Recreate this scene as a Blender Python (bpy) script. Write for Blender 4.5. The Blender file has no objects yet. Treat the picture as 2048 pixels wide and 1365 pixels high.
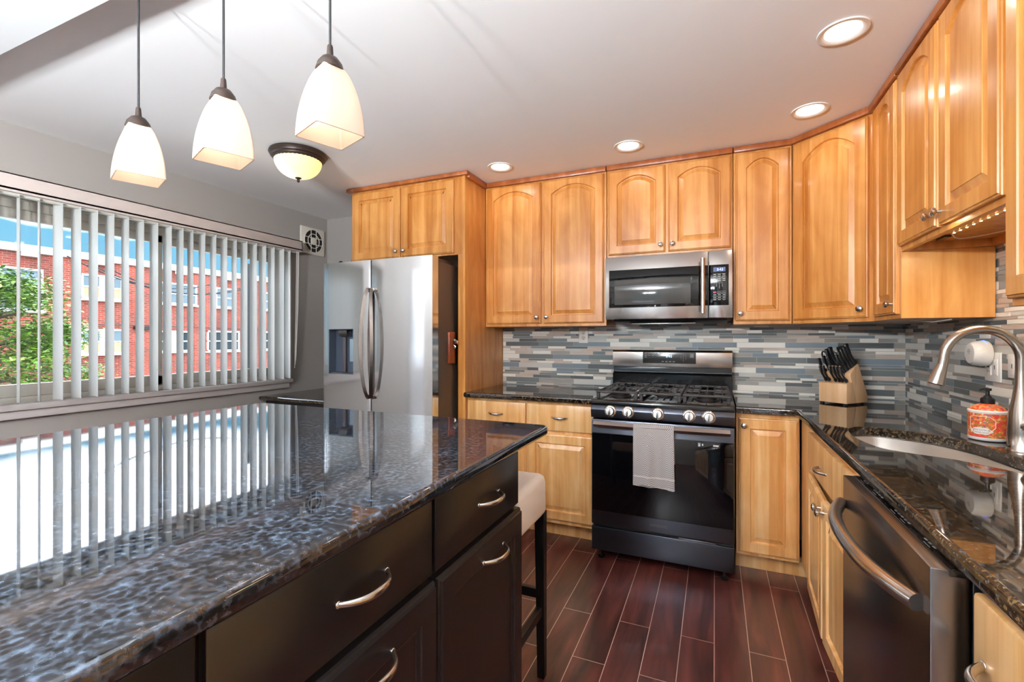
import bpy, bmesh, math, random
from mathutils import Vector, Matrix
random.seed(7)
C = bpy.context.scene.collection
PI = math.pi
CZ = 1.28                      # eye height
# ------------------------------------------------------------------ camera
W, H, F = 2048, 1365, 935.0
cd = bpy.data.cameras.new('camera'); cam = bpy.data.objects.new('camera', cd); C.objects.link(cam)
cd.sensor_width = 36; cd.lens = F/W*36; cd.clip_start = .02; cd.clip_end = 300
cd.shift_y = -(682.5-677)/W
cam.location = (0, 0, CZ); cam.rotation_euler = (PI/2, 0, math.atan(406/F))
S = bpy.context.scene
S.camera = cam
S.view_settings.view_transform = 'Standard'; S.view_settings.look = 'None'
S.view_settings.gamma = 1; S.view_settings.use_curve_mapping = False
S.view_settings.exposure = 1.88
S.cycles.max_bounces = 10; S.cycles.diffuse_bounces = 5; S.cycles.glossy_bounces = 5
S.cycles.transmission_bounces = 6; S.cycles.transparent_max_bounces = 12
S.cycles.sample_clamp_indirect = 4.0; S.cycles.caustics_reflective = False; S.cycles.caustics_refractive = False
# ------------------------------------------------------------------ world: blue low sky, white cloud deck above
w = bpy.data.worlds.new('sky'); S.world = w; w.use_nodes = True
nt = w.node_tree; nt.nodes.clear()
def N(t, ty, **kw):
    n = t.nodes.new(ty)
    for k, v in kw.items(): setattr(n, k, v)
    return n
out = N(nt, 'ShaderNodeOutputWorld'); bg = N(nt, 'ShaderNodeBackground'); tc = N(nt, 'ShaderNodeTexCoord')
sep = N(nt, 'ShaderNodeSeparateXYZ'); nz = N(nt, 'ShaderNodeTexNoise'); nz.inputs['Scale'].default_value = 3.0; nz.inputs['Detail'].default_value = 5
nt.links.new(tc.outputs['Generated'], sep.inputs[0]); nt.links.new(tc.outputs['Generated'], nz.inputs['Vector'])
ad = N(nt, 'ShaderNodeMath', operation='MULTIPLY_ADD'); ad.inputs[1].default_value = .10
nt.links.new(nz.outputs['Fac'], ad.inputs[0]); nt.links.new(sep.outputs['Z'], ad.inputs[2])
rp = N(nt, 'ShaderNodeValToRGB'); e = rp.color_ramp.elements
e[0].position = .10; e[0].color = (.34, .76, 1.02, 1); e[1].position = .215; e[1].color = (.27, .72, 1.04, 1)
x = e.new(.245); x.color = (8.0, 8.8, 9.8, 1)
x = e.new(1.0); x.color = (8.0, 9.0, 10.4, 1)
nt.links.new(ad.outputs[0], rp.inputs[0]); nt.links.new(rp.outputs[0], bg.inputs[0]); bg.inputs[1].default_value = .25
nt.links.new(bg.outputs[0], out.inputs[0])
sd = bpy.data.lights.new('sun', 'SUN'); sun = bpy.data.objects.new('sun', sd); C.objects.link(sun)
sd.energy = .25; sd.angle = math.radians(.6); sd.color = (1, .96, .88)
sun.rotation_euler = Vector((-.62, .25, -.70)).to_track_quat('-Z', 'Y').to_euler()
# daylight portal in the window opening (sampling guide only)
pd = bpy.data.lights.new('window_portal', 'AREA'); pd.shape = 'RECTANGLE'; pd.size = 2.0; pd.size_y = 1.14; pd.cycles.is_portal = True
po = bpy.data.objects.new('window_portal', pd); C.objects.link(po)
po.location = (-3.62, 2.03, CZ+.215)
po.rotation_euler = Vector((1, 0, 0)).to_track_quat('-Z', 'Z').to_euler()
pd = bpy.data.lights.new('added_door_portal', 'AREA'); pd.shape = 'RECTANGLE'; pd.size = 2.6; pd.size_y = 2.1; pd.cycles.is_portal = True  # portal for the patio door added behind the camera
po = bpy.data.objects.new('added_door_portal', pd); C.objects.link(po); po.location = (-1.6, -3.44, 1.1)
po.rotation_euler = Vector((0, 1, 0)).to_track_quat('-Z', 'Z').to_euler()
CHW = 108
pd = bpy.data.lights.new('window_portal', 'AREA'); pd.shape = 'RECTANGLE'; pd.size = .77; pd.size_y = 1.15; pd.cycles.is_portal = True
po = bpy.data.objects.new('window_portal', pd); C.objects.link(po); po.location = (-3.62, -.165, CZ+.215)
po.rotation_euler = Vector((1, 0, 0)).to_track_quat('-Z', 'Z').to_euler()
EW = 1.0     # lamp level
def lamp(kind, loc, energy, color, parent=None, size=.1, spread=None, rad=.03):
    l = bpy.data.lights.new('lamp_light', kind); l.energy = energy*EW; l.color = color
    if kind == 'AREA':
        l.shape = 'DISK'; l.size = size
        if spread: l.spread = spread
    else: l.shadow_soft_size = rad
    o = bpy.data.objects.new('lamp_light', l); C.objects.link(o); o.location = loc
    if parent: o.parent = parent
    return o

# ------------------------------------------------------------------ materials
def lin(c):
    return tuple(((v/255)/12.92 if v/255 <= .04045 else ((v/255+.055)/1.055)**2.4) for v in c)
def mat(name, rgb, rough=.5, metal=0, ior=1.5, coat=0, em=None, ems=0, spec=None, aniso=0, srgb=True):
    m = bpy.data.materials.new(name); m.use_nodes = True; p = m.node_tree.nodes['Principled BSDF']
    c = lin(rgb) if srgb else rgb
    p.inputs['Base Color'].default_value = (*c, 1); p.inputs['Roughness'].default_value = rough
    p.inputs['Metallic'].default_value = metal; p.inputs['IOR'].default_value = ior
    p.inputs['Coat Weight'].default_value = coat; p.inputs['Coat Roughness'].default_value = .06
    if aniso: p.inputs['Anisotropic'].default_value = aniso
    if em: p.inputs['Emission Color'].default_value = (*lin(em), 1); p.inputs['Emission Strength'].default_value = ems
    return m
def P(m): return m.node_tree.nodes['Principled BSDF']
def mapping(t, scale=(1, 1, 1), coord='Object', rot=(0, 0, 0)):
    tc = N(t, 'ShaderNodeTexCoord'); mp = N(t, 'ShaderNodeMapping')
    mp.inputs['Scale'].default_value = scale; mp.inputs['Rotation'].default_value = rot
    t.links.new(tc.outputs[coord], mp.inputs[0]); return mp
def ramp(t, stops, src, interp='LINEAR'):
    r = N(t, 'ShaderNodeValToRGB'); r.color_ramp.interpolation = interp; el = r.color_ramp.elements
    while len(el) > 1: el.remove(el[-1])
    el[0].position = stops[0][0]; el[0].color = (*stops[0][1], 1)
    for p_, c_ in stops[1:]:
        q = el.new(p_); q.color = (*c_, 1)
    t.links.new(src, r.inputs[0]); return r
def mix(t, a, b, fac, mode='MIX'):
    m = N(t, 'ShaderNodeMix', data_type='RGBA', blend_type=mode)
    for v, i in ((a, 6), (b, 7)):
        if isinstance(v, tuple): m.inputs[i].default_value = (*v, 1)
        else: t.links.new(v, m.inputs[i])
    if isinstance(fac, (int, float)): m.inputs[0].default_value = fac
    else: t.links.new(fac, m.inputs[0])
    return m.outputs[2]
def bump(t, src, strength, dist, p):
    b = N(t, 'ShaderNodeBump'); b.inputs['Strength'].default_value = strength; b.inputs['Distance'].default_value = dist
    t.links.new(src, b.inputs['Height']); t.links.new(b.outputs[0], p.inputs['Normal']); return b

def wood(name, dark, mid, light, rough=.3, stave=.075, coat=.25, blotch=.5, horiz=False):
    m = mat(name, (200, 150, 90), rough, coat=coat); t = m.node_tree; p = P(m)
    oi = N(t, 'ShaderNodeObjectInfo')
    tc = N(t, 'ShaderNodeTexCoord')
    off = N(t, 'ShaderNodeVectorMath', operation='ADD'); mul = N(t, 'ShaderNodeMath', operation='MULTIPLY'); mul.inputs[1].default_value = 13.7
    t.links.new(oi.outputs['Random'], mul.inputs[0]); t.links.new(tc.outputs['Object'], off.inputs[0]); t.links.new(mul.outputs[0], off.inputs[1])
    mp = N(t, 'ShaderNodeMapping'); t.links.new(off.outputs[0], mp.inputs[0])
    mp.inputs['Scale'].default_value = (22, 22, 1.3) if not horiz else (1.3, 22, 22)
    n1 = N(t, 'ShaderNodeTexNoise'); n1.inputs['Scale'].default_value = 1.0; n1.inputs['Detail'].default_value = 6; n1.inputs['Distortion'].default_value = .6
    t.links.new(mp.outputs[0], n1.inputs['Vector'])
    mp2 = N(t, 'ShaderNodeMapping'); t.links.new(off.outputs[0], mp2.inputs[0]); mp2.inputs['Scale'].default_value = (5, 5, 3)
    n2 = N(t, 'ShaderNodeTexNoise'); n2.inputs['Scale'].default_value = 1.0; n2.inputs['Detail'].default_value = 3; n2.inputs['Distortion'].default_value = 1.5
    t.links.new(mp2.outputs[0], n2.inputs['Vector'])
    mixv = N(t, 'ShaderNodeMath', operation='MULTIPLY_ADD'); mixv.inputs[1].default_value = blotch
    t.links.new(n2.outputs['Fac'], mixv.inputs[0]); t.links.new(n1.outputs['Fac'], mixv.inputs[2])
    # glued staves
    sp = N(t, 'ShaderNodeSeparateXYZ'); t.links.new(off.outputs[0], sp.inputs[0])
    dv = N(t, 'ShaderNodeMath', operation='DIVIDE'); dv.inputs[1].default_value = stave
    fl = N(t, 'ShaderNodeMath', operation='FLOOR'); t.links.new(sp.outputs['Z' if horiz else 'X'], dv.inputs[0]); t.links.new(dv.outputs[0], fl.inputs[0])
    wn = N(t, 'ShaderNodeTexWhiteNoise', noise_dimensions='1D'); t.links.new(fl.outputs[0], wn.inputs['W'])
    ad = N(t, 'ShaderNodeMath', operation='MULTIPLY_ADD'); ad.inputs[1].default_value = .22
    t.links.new(wn.outputs['Value'], ad.inputs[0]); t.links.new(mixv.outputs[0], ad.inputs[2])
    hf = N(t, 'ShaderNodeMath', operation='MULTIPLY'); hf.inputs[1].default_value = .55; t.links.new(ad.outputs[0], hf.inputs[0])
    k = .55*(.5+.5*blotch+.11)
    r = ramp(t, [(k-.12, lin(dark)), (k, lin(mid)), (k+.11, lin(light))], hf.outputs[0])
    t.links.new(r.outputs[0], p.inputs['Base Color'])
    bump(t, n1.outputs['Fac'], .05, .002, p)
    return m
M = {}
M['maple'] = wood('maple', (182, 114, 48), (203, 137, 68), (218, 157, 88), rough=.32, coat=.10)
M['maple_base_lit'] = wood('maple_base_lit', (206, 146, 82), (226, 172, 108), (240, 196, 138), rough=.3)  # same maple, colour lightened to make up for weaker light low down
M['maple_trim'] = wood('maple_trim', (146, 76, 32), (164, 90, 42), (180, 106, 56), rough=.35, stave=3)
M['block'] = wood('block_wood', (205, 160, 115), (220, 178, 134), (230, 192, 150), rough=.4, coat=0, stave=.4, blotch=.2)
M['cherry'] = wood('cherry_wood', (120, 52, 28), (150, 68, 36), (170, 86, 48), rough=.35, stave=1)
M['espresso'] = mat('espresso', (24, 21, 22), .32, coat=.15)
M['black_wood'] = mat('black_wood', (16, 15, 15), .35, coat=.2)

def granite(name, scale, bluish):
    m = mat(name, (20, 18, 16), .03, ior=1.75); t = m.node_tree; p = P(m)
    mp = mapping(t, (scale,)*3)
    n0 = N(t, 'ShaderNodeTexNoise'); n0.inputs['Scale'].default_value = 1.0; n0.inputs['Detail'].default_value = 5; n0.inputs['Roughness'].default_value = .7; n0.inputs['Distortion'].default_value = .1
    t.links.new(mp.outputs[0], n0.inputs['Vector'])
    src = n0.outputs['Fac']
    if bluish:
        vb = N(t, 'ShaderNodeTexVoronoi', feature='SMOOTH_F1'); vb.inputs['Scale'].default_value = 1.15; vb.inputs['Smoothness'].default_value = .35
        t.links.new(mp.outputs[0], vb.inputs['Vector'])
        m1 = N(t, 'ShaderNodeMath', operation='MULTIPLY'); m1.inputs[1].default_value = .55; t.links.new(n0.outputs['Fac'], m1.inputs[0])
        m2 = N(t, 'ShaderNodeMath', operation='MULTIPLY_ADD'); m2.inputs[1].default_value = .5; t.links.new(vb.outputs['Distance'], m2.inputs[0]); t.links.new(m1.outputs[0], m2.inputs[2]); src = m2.outputs[0]
    n1 = N(t, 'ShaderNodeTexNoise'); n1.inputs['Scale'].default_value = .09; n1.inputs['Detail'].default_value = 2
    t.links.new(mp.outputs[0], n1.inputs['Vector'])
    v2 = N(t, 'ShaderNodeTexVoronoi'); v2.inputs['Scale'].default_value = 2.2
    t.links.new(mp.outputs[0], v2.inputs['Vector'])
    sp = N(t, 'ShaderNodeSeparateXYZ'); t.links.new(v2.outputs['Color'], sp.inputs[0])
    if bluish: st = [(.38, lin((15, 15, 16))), (.50, lin((34, 38, 45))), (.62, lin((60, 70, 83))), (.78, lin((90, 103, 120)))]
    else: st = [(.42, lin((12, 11, 10))), (.50, lin((36, 30, 24))), (.60, lin((80, 62, 42))), (.72, lin((124, 98, 64)))]
    base = ramp(t, st, src)
    brown = ramp(t, [(.40, lin((12, 11, 10))), (.52, lin((40, 32, 24))), (.64, lin((84, 64, 42)))], n0.outputs['Fac'])
    nb = ramp(t, [(.44, (0, 0, 0)), (.60, (1, 1, 1))], n1.outputs['Fac'])
    c = mix(t, base.outputs[0], brown.outputs[0], nb.outputs[0])
    if bluish: c = mix(t, base.outputs[0], c, .5)
    fle = ramp(t, [(.0, (0, 0, 0)), (.95, (0, 0, 0)), (.99, (.6, .6, .6))], sp.outputs['X'])
    fle2 = ramp(t, [(.0, (0, 0, 0)), (.94, (0, 0, 0)), (.99, (.6, .6, .6))], sp.outputs['Y'])
    if not bluish:
        c = mix(t, c, lin((120, 98, 68)), fle.outputs[0]); c = mix(t, c, lin((92, 104, 112)), fle2.outputs[0])
    t.links.new(c, p.inputs['Base Color'])
    return m
M['granite'] = granite('granite', 95, False)
M['granite_island'] = granite('granite_island', 85, True)

def steel(name, rgb, rough, horiz=True, aniso=.0):
    m = mat(name, rgb, rough, metal=1, aniso=aniso); t = m.node_tree; p = P(m)
    mp2 = mapping(t, (4.5, 4.5, .6)); n2 = N(t, 'ShaderNodeTexNoise'); n2.inputs['Scale'].default_value = 1; n2.inputs['Detail'].default_value = 1
    t.links.new(mp2.outputs[0], n2.inputs['Vector'])
    bump(t, n2.outputs['Fac'], .18, .010, p)
    return m
M['steel'] = steel('stainless', (224, 227, 230), .10, aniso=0)
M['steel_side'] = mat('fridge_side_grey', (104, 92, 84), .38, metal=.6)
M['steel_dw'] = steel('stainless_dark', (120, 114, 112), .27)
M['steel_rg'] = steel('stainless_range', (190, 183, 178), .22)
M['black_steel'] = steel('black_stainless', (84, 87, 96), .3)
M['nickel'] = mat('brushed_nickel', (200, 194, 188), .22, metal=1)
M['faucet'] = mat('faucet_nickel', (178, 166, 154), .24, metal=1)
M['chrome_dim'] = mat('dim_metal', (120, 118, 116), .3, metal=1)
M['sinksteel'] = mat('sink_steel', (226, 218, 210), .34, metal=1)
M['blk_glass'] = mat('black_glass', (5, 5, 7), .04, ior=1.45)
M['mw_glass'] = mat('microwave_glass', (10, 10, 11), .05, ior=1.5)
M['mw_mesh'] = mat('microwave_screen', (72, 72, 70), .06)
M['blk_enamel'] = mat('black_enamel', (12, 12, 13), .12)
M['blk_plastic'] = mat('black_plastic', (18, 18, 19), .3)
M['iron'] = mat('cast_iron', (46, 40, 38), .5, metal=.3)
M['panel'] = mat('dark_control_panel', (44, 43, 42), .15)
M['bronze'] = mat('bronze', (62, 50, 44), .42, metal=.5)
M['cord'] = mat('black_cord', (30, 30, 32), .6)
M['white_plastic'] = mat('white_plastic', (236, 232, 226), .35)
M['beige_plastic'] = mat('beige_plastic', (214, 206, 194), .4)
M['dark_hole'] = mat('dark_recess', (14, 13, 13), .6)
M['ceiling'] = mat('ceiling_white', (240, 240, 240), .9)
M['beam'] = mat('beam_white', (226, 229, 230), .85)
M['wall'] = mat('wall_taupe', (158, 152, 147), .85)
M['valance'] = mat('valance', (196, 183, 176), .75)
M['sill'] = mat('sill_paint', (196, 189, 186), .5)
M['vinyl'] = mat('window_vinyl', (196, 192, 182), .4)
M['print'] = mat('pale_print', (190, 190, 188), .5)
M['print_dim'] = mat('dim_print', (112, 112, 112), .5)
M['logo'] = mat('logo_silver', (225, 225, 225), .3, metal=.4)
M['logo_dark'] = mat('logo_grey', (92, 92, 96), .4)
M['red_print'] = mat('red_print', (180, 60, 70), .5)
M['digit'] = mat('blue_digits', (200, 225, 255), .4, em=(170, 210, 255), ems=.35)
M['lcd'] = mat('blue_display', (18, 30, 70), .2, em=(24, 52, 130), ems=.2)
M['lens'] = mat('lamp_lens', (255, 255, 255), .4, em=(255, 244, 226), ems=1.6)
M['bulb'] = mat('bulb_glass', (255, 255, 255), .4, em=(255, 238, 214), ems=2)
M['led'] = mat('led_warm', (255, 240, 180), .4, em=(255, 226, 140), ems=6)
M['seat'] = mat('seat_fabric', (246, 238, 230), .85)
M['blue_led'] = mat('blue_glow', (120, 150, 255), .4, em=(90, 120, 255), ems=.7)
M['grout'] = mat('grout', (196, 190, 182), .8)
TC = [(242, 238, 228), (112, 117, 116), (160, 155, 148), (198, 180, 166), (126, 136, 143), (202, 200, 194), (94, 97, 98)]
TILE = [mat('tile_%s' % n, c, r) for n, c, r in zip(('cream', 'slate', 'taupe', 'wood', 'blue', 'pearl', 'charcoal'), TC, (.12, .15, .2, .45, .12, .12, .15))]
for tm in (TILE[3], TILE[2]):
    t = tm.node_tree; mp = mapping(t, (8, 8, 160)); n = N(t, 'ShaderNodeTexNoise'); n.inputs['Scale'].default_value = 1; n.inputs['Detail'].default_value = 4
    t.links.new(mp.outputs[0], n.inputs['Vector']); b = P(tm).inputs['Base Color'].default_value[:3]
    r = ramp(t, [(.35, tuple(v*.82 for v in b)), (.65, tuple(v*1.12 for v in b))], n.outputs['Fac']); t.links.new(r.outputs[0], P(tm).inputs['Base Color'])
# glass shade (lit from its bulb inside)
def shade_mat(name, rgb, trans=.55, ems=.0, ribs=False):
    m = bpy.data.materials.new(name); m.use_nodes = True; t = m.node_tree; t.nodes.clear()
    o = N(t, 'ShaderNodeOutputMaterial'); d = N(t, 'ShaderNodeBsdfDiffuse'); tr = N(t, 'ShaderNodeBsdfTranslucent'); g = N(t, 'ShaderNodeBsdfGlossy'); em = N(t, 'ShaderNodeEmission')
    for n_ in (d, tr, em): n_.inputs['Color'].default_value = (*lin(rgb), 1)
    g.inputs['Roughness'].default_value = .08; em.inputs['Strength'].default_value = ems
    a = N(t, 'ShaderNodeMixShader'); a.inputs[0].default_value = trans; t.links.new(d.outputs[0], a.inputs[1]); t.links.new(tr.outputs[0], a.inputs[2])
    b = N(t, 'ShaderNodeMixShader'); b.inputs[0].default_value = .06; t.links.new(a.outputs[0], b.inputs[1]); t.links.new(g.outputs[0], b.inputs[2])
    c = N(t, 'ShaderNodeAddShader'); t.links.new(b.outputs[0], c.inputs[0]); t.links.new(em.outputs[0], c.inputs[1]); t.links.new(c.outputs[0], o.inputs[0])
    return m
M['sheer'] = shade_mat('sheer_cloth', (250, 250, 250), .6, 0)
M['shade'] = shade_mat('frosted_shade', (220, 200, 182), .35, .05)
M['dome'] = shade_mat('amber_dome', (250, 226, 176), .5, .06)
M['slat'] = shade_mat('blind_slat', (220, 221, 218), .22, 0)
# window glass: mostly see-through, a little sheen
m = bpy.data.materials.new('window_glass'); m.use_nodes = True; t = m.node_tree; t.nodes.clear()
o_ = N(t, 'ShaderNodeOutputMaterial'); tr = N(t, 'ShaderNodeBsdfTransparent'); g = N(t, 'ShaderNodeBsdfGlossy'); g.inputs['Roughness'].default_value = .02
fr = N(t, 'ShaderNodeFresnel'); fr.inputs['IOR'].default_value = 1.3; ms = N(t, 'ShaderNodeMixShader')
t.links.new(fr.outputs[0], ms.inputs[0]); t.links.new(tr.outputs[0], ms.inputs[1]); t.links.new(g.outputs[0], ms.inputs[2]); t.links.new(ms.outputs[0], o_.inputs[0])
M['glass'] = m
# floor
def floor_mat():
    m = mat('cherry_plank', (80, 40, 34), .3, coat=.2); t = m.node_tree; p = P(m)
    mp = mapping(t, (1, 1, 1), rot=(0, 0, PI/2)); mp.inputs['Location'].default_value = (.305, .003, 0)
    tc = mp.inputs[0].links[0].from_node
    br = N(t, 'ShaderNodeTexBrick'); br.offset = .66; br.offset_frequency = 2; br.squash = 1
    for k, v in (('Scale', 1), ('Brick Width', .915), ('Row Height', .131), ('Mortar Size', .0013), ('Mortar Smooth', .1), ('Bias', 0)): br.inputs[k].default_value = v
    br.inputs['Color1'].default_value = (.2, .2, .2, 1); br.inputs['Color2'].default_value = (.8, .8, .8, 1); br.inputs['Mortar'].default_value = (0, 0, 0, 1)
    t.links.new(mp.outputs[0], br.inputs['Vector'])
    sc = N(t, 'ShaderNodeMapping'); sc.inputs['Scale'].default_value = (14, 1.6, 1); t.links.new(tc.outputs['Object'], sc.inputs[0])
    addv = N(t, 'ShaderNodeVectorMath', operation='ADD'); t.links.new(sc.outputs[0], addv.inputs[0])
    mulv = N(t, 'ShaderNodeVectorMath', operation='SCALE'); mulv.inputs['Scale'].default_value = 9; t.links.new(br.outputs['Color'], mulv.inputs[0]); t.links.new(mulv.outputs[0], addv.inputs[1])
    n = N(t, 'ShaderNodeTexNoise'); n.inputs['Scale'].default_value = 1; n.inputs['Detail'].default_value = 7; n.inputs['Distortion'].default_value = 1.2
    t.links.new(addv.outputs[0], n.inputs['Vector'])
    r = ramp(t, [(.28, lin((38, 20, 19))), (.46, lin((72, 35, 31))), (.6, lin((92, 46, 40))), (.75, lin((112, 60, 50)))], n.outputs['Fac'])
    c = mix(t, r.outputs[0], lin((205, 180, 165)), br.outputs['Fac'])
    t.links.new(c, p.inputs['Base Color'])
    return m
M['floor'] = floor_mat()
def brick_mat():
    m = mat('brick', (170, 84, 66), .85); t = m.node_tree; p = P(m)
    mp = mapping(t, (1, 1, 1), rot=(0, 0, 0))
    sep = N(t, 'ShaderNodeSeparateXYZ'); cmb = N(t, 'ShaderNodeCombineXYZ'); tc = mp.inputs[0].links[0].from_node
    t.links.new(tc.outputs['Object'], sep.inputs[0]); t.links.new(sep.outputs['Y'], cmb.inputs['X']); t.links.new(sep.outputs['Z'], cmb.inputs['Y'])
    br = N(t, 'ShaderNodeTexBrick'); t.links.new(cmb.outputs[0], br.inputs['Vector'])
    for k, v in (('Scale', 1), ('Brick Width', .22), ('Row Height', .078), ('Mortar Size', .009), ('Mortar Smooth', .2), ('Bias', -.2)): br.inputs[k].default_value = v
    br.inputs['Color1'].default_value = (*lin((136, 52, 37)), 1); br.inputs['Color2'].default_value = (*lin((90, 36, 29)), 1); br.inputs['Mortar'].default_value = (*lin((128, 100, 86)), 1)
    n = N(t, 'ShaderNodeTexNoise'); n.inputs['Scale'].default_value = .7; n.inputs['Detail'].default_value = 5; t.links.new(tc.outputs['Object'], n.inputs['Vector'])
    r = ramp(t, [(.35, (.72, .66, .64)), (.6, (1.12, 1.08, 1.05))], n.outputs['Fac'])
    # single dark bricks
    b2 = N(t, 'ShaderNodeTexBrick'); t.links.new(cmb.outputs[0], b2.inputs['Vector'])
    for k, v in (('Scale', 1), ('Brick Width', .22), ('Row Height', .078), ('Mortar Size', 0), ('Bias', -.62)): b2.inputs[k].default_value = v
    b2.inputs['Color1'].default_value = (1, 1, 1, 1); b2.inputs['Color2'].default_value = (.25, .28, .3, 1)
    c = mix(t, br.outputs['Color'], r.outputs[0], 1.0, 'MULTIPLY')
    d = ramp(t, [(.3, (.42, .4, .4)), (.42, (1, 1, 1))], b2.outputs['Color'])
    c = mix(t, c, d.outputs[0], 1.0, 'MULTIPLY')
    t.links.new(c, p.inputs['Base Color']); return m
M['brick'] = brick_mat()
M['coping'] = mat('parapet_white', (214, 210, 204), .7)
M['bwin'] = mat('window_white', (232, 232, 230), .5)
M['bglass'] = mat('dull_pane', (96, 110, 118), .12)
M['bglass_dk'] = mat('dark_pane', (44, 50, 54), .12)
M['bcurtain'] = mat('tan_curtain', (176, 138, 104), .8)
M['bark'] = mat('bark', (90, 74, 60), .9)
LEAF = [mat('leaf_%d' % i, c, .5) for i, c in enumerate([(76, 112, 30), (98, 132, 38), (46, 84, 24), (118, 144, 50)])]
for lm in LEAF: P(lm).inputs['Transmission Weight'].default_value = 0

# ------------------------------------------------------------------ mesh helpers
class B:
    """collects shapes, then becomes one mesh object"""
    def __init__(s): s.bm = bmesh.new(); s.mi = 0; s.fl = s.bm.faces.layers.int.new('flat')
    def _new(s, verts, faces):
        vs = [s.bm.verts.new(v) for v in verts]; r = []
        for f in faces:
            try:
                q = s.bm.faces.new([vs[i] for i in f]); q.material_index = s.mi; r.append(q)
            except ValueError: pass
        return vs, r
    def box(s, x0, x1, y0, y1, z0, z1, bev=0, seg=2, mx=None):
        x0, x1 = sorted((x0, x1)); y0, y1 = sorted((y0, y1)); z0, z1 = sorted((z0, z1))
        v = [(x, y, z) for x in (x0, x1) for y in (y0, y1) for z in (z0, z1)]
        if mx is not None: v = [tuple(mx @ Vector(q)) for q in v]
        f = [(0, 1, 3, 2), (4, 6, 7, 5), (0, 4, 5, 1), (2, 3, 7, 6), (0, 2, 6, 4), (1, 5, 7, 3)]
        vs, fs = s._new(v, f)
        if bev:
            es = list({e for q in fs for e in q.edges})
            r = bmesh.ops.bevel(s.bm, geom=es, offset=bev, segments=seg, profile=.5, affect='EDGES')
            new = set(r['faces'])
            for q in r['faces']: q.material_index = s.mi
            for q in fs:
                if q.is_valid and q not in new: q[s.fl] = 1      # main faces stay flat
        else:
            for q in fs: q[s.fl] = 1
        return s
    def loft(s, loops, cap0=True, cap1=True, closed=True):
        n = len(loops[0]); vs = [[s.bm.verts.new(p) for p in l] for l in loops]
        for a, b in zip(vs, vs[1:]):
            for i in range(n if closed else n-1):
                j = (i+1) % n
                try: s.bm.faces.new((a[i], a[j], b[j], b[i])).material_index = s.mi
                except ValueError: pass
        if cap0:
            try: s.bm.faces.new(vs[0][::-1]).material_index = s.mi
            except ValueError: pass
        if cap1:
            try: s.bm.faces.new(vs[-1]).material_index = s.mi
            except ValueError: pass
        return s
    def lathe(s, prof, n=24, o=(0, 0, 0), mx=None, cap=True):
        loops = []
        for r, z in prof:
            l = [Vector((r*math.cos(2*PI*i/n), r*math.sin(2*PI*i/n), z)) for i in range(n)]
            if mx is not None: l = [mx @ p for p in l]
            loops.append([tuple(p+Vector(o)) for p in l])
        return s.loft(loops, cap, cap)
    def cyl(s, p0, p1, r0, r1=None, n=16):
        r1 = r0 if r1 is None else r1
        return s.tube([p0, p1], [r0, r1], n)
    def tube(s, pts, r, n=10, sx=1, sy=1, up=None):
        pts = [Vector(p) for p in pts]; rs = r if isinstance(r, (list, tuple)) else [r]*len(pts)
        loops = []; pu = None
        for i, p in enumerate(pts):
            d = (pts[min(i+1, len(pts)-1)]-pts[max(i-1, 0)]).normalized()
            u = Vector(up) if up else (pu or (Vector((0, 0, 1)) if abs(d.z) < .9 else Vector((1, 0, 0))))
            a = d.cross(u).normalized(); b = a.cross(d).normalized(); pu = b
            loops.append([tuple(p+a*(math.cos(2*PI*k/n)*rs[i]*sx)+b*(math.sin(2*PI*k/n)*rs[i]*sy)) for k in range(n)])
        return s.loft(loops)
    def prism(s, poly, a0, a1, axis='x', bev=0):
        def mk(a, p):
            return {'x': (a, p[0], p[1]), 'y': (p[0], a, p[1]), 'z': (p[0], p[1], a)}[axis]
        n0 = len(s.bm.faces)
        s.loft([[mk(a0, p) for p in poly], [mk(a1, p) for p in poly]])
        if bev:
            s.bm.faces.ensure_lookup_table(); fs = s.bm.faces[n0:]; es = list({e for q in fs for e in q.edges})
            bmesh.ops.bevel(s.bm, geom=es, offset=bev, segments=2, profile=.5, affect='EDGES')
        return s
    def sphere(s, c, r, sc=(1, 1, 1), n=16):
        prof = [(max(math.sin(PI*i/10), .001)*r, -math.cos(PI*i/10)*r) for i in range(11)]
        return s.loft([[(c[0]+q*math.cos(2*PI*k/n)*sc[0], c[1]+q*math.sin(2*PI*k/n)*sc[1], c[2]+z*sc[2]) for k in range(n)] for q, z in prof])
    def add_mesh(s, me, mx):
        n = len(s.bm.verts); nf = len(s.bm.faces)
        s.bm.from_mesh(me); s.bm.verts.ensure_lookup_table(); s.bm.faces.ensure_lookup_table()
        for v in s.bm.verts[n:]: v.co = mx @ v.co
        for q in s.bm.faces[nf:]: q.material_index = s.mi
        return s
    def build(s, name, ms, parent=None, loc=(0, 0, 0), rot=(0, 0, 0), smooth=35, norm=True):
        if norm: bmesh.ops.recalc_face_normals(s.bm, faces=s.bm.faces)
        sm = [bool(smooth) and not q[s.fl] for q in s.bm.faces]
        me = bpy.data.meshes.new(name); s.bm.to_mesh(me); s.bm.free()
        for m_ in (ms if isinstance(ms, (list, tuple)) else [ms]): me.materials.append(m_)
        if smooth:
            try: me.set_sharp_from_angle(angle=math.radians(smooth))
            except Exception: pass
        for q, f_ in zip(me.polygons, sm): q.use_smooth = f_
        if 'flat' in me.attributes: me.attributes.remove(me.attributes['flat'])
        o = bpy.data.objects.new(name, me); C.objects.link(o); o.location = loc; o.rotation_euler = rot
        if parent: o.parent = parent
        return o
def thing(name, label, cat, loc=(0, 0, 0), rz=0, group=None):
    o = bpy.data.objects.new(name, None); C.objects.link(o); o.location = loc; o.rotation_euler = (0, 0, rz)
    o.empty_display_size = .05; return tag(o, label, cat, group)
def tag(o, label, cat, group=None):
    o['label'] = label; o['category'] = cat
    if group: o['group'] = group
    return o
def struct(o): o['kind'] = 'structure'; return o
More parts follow.
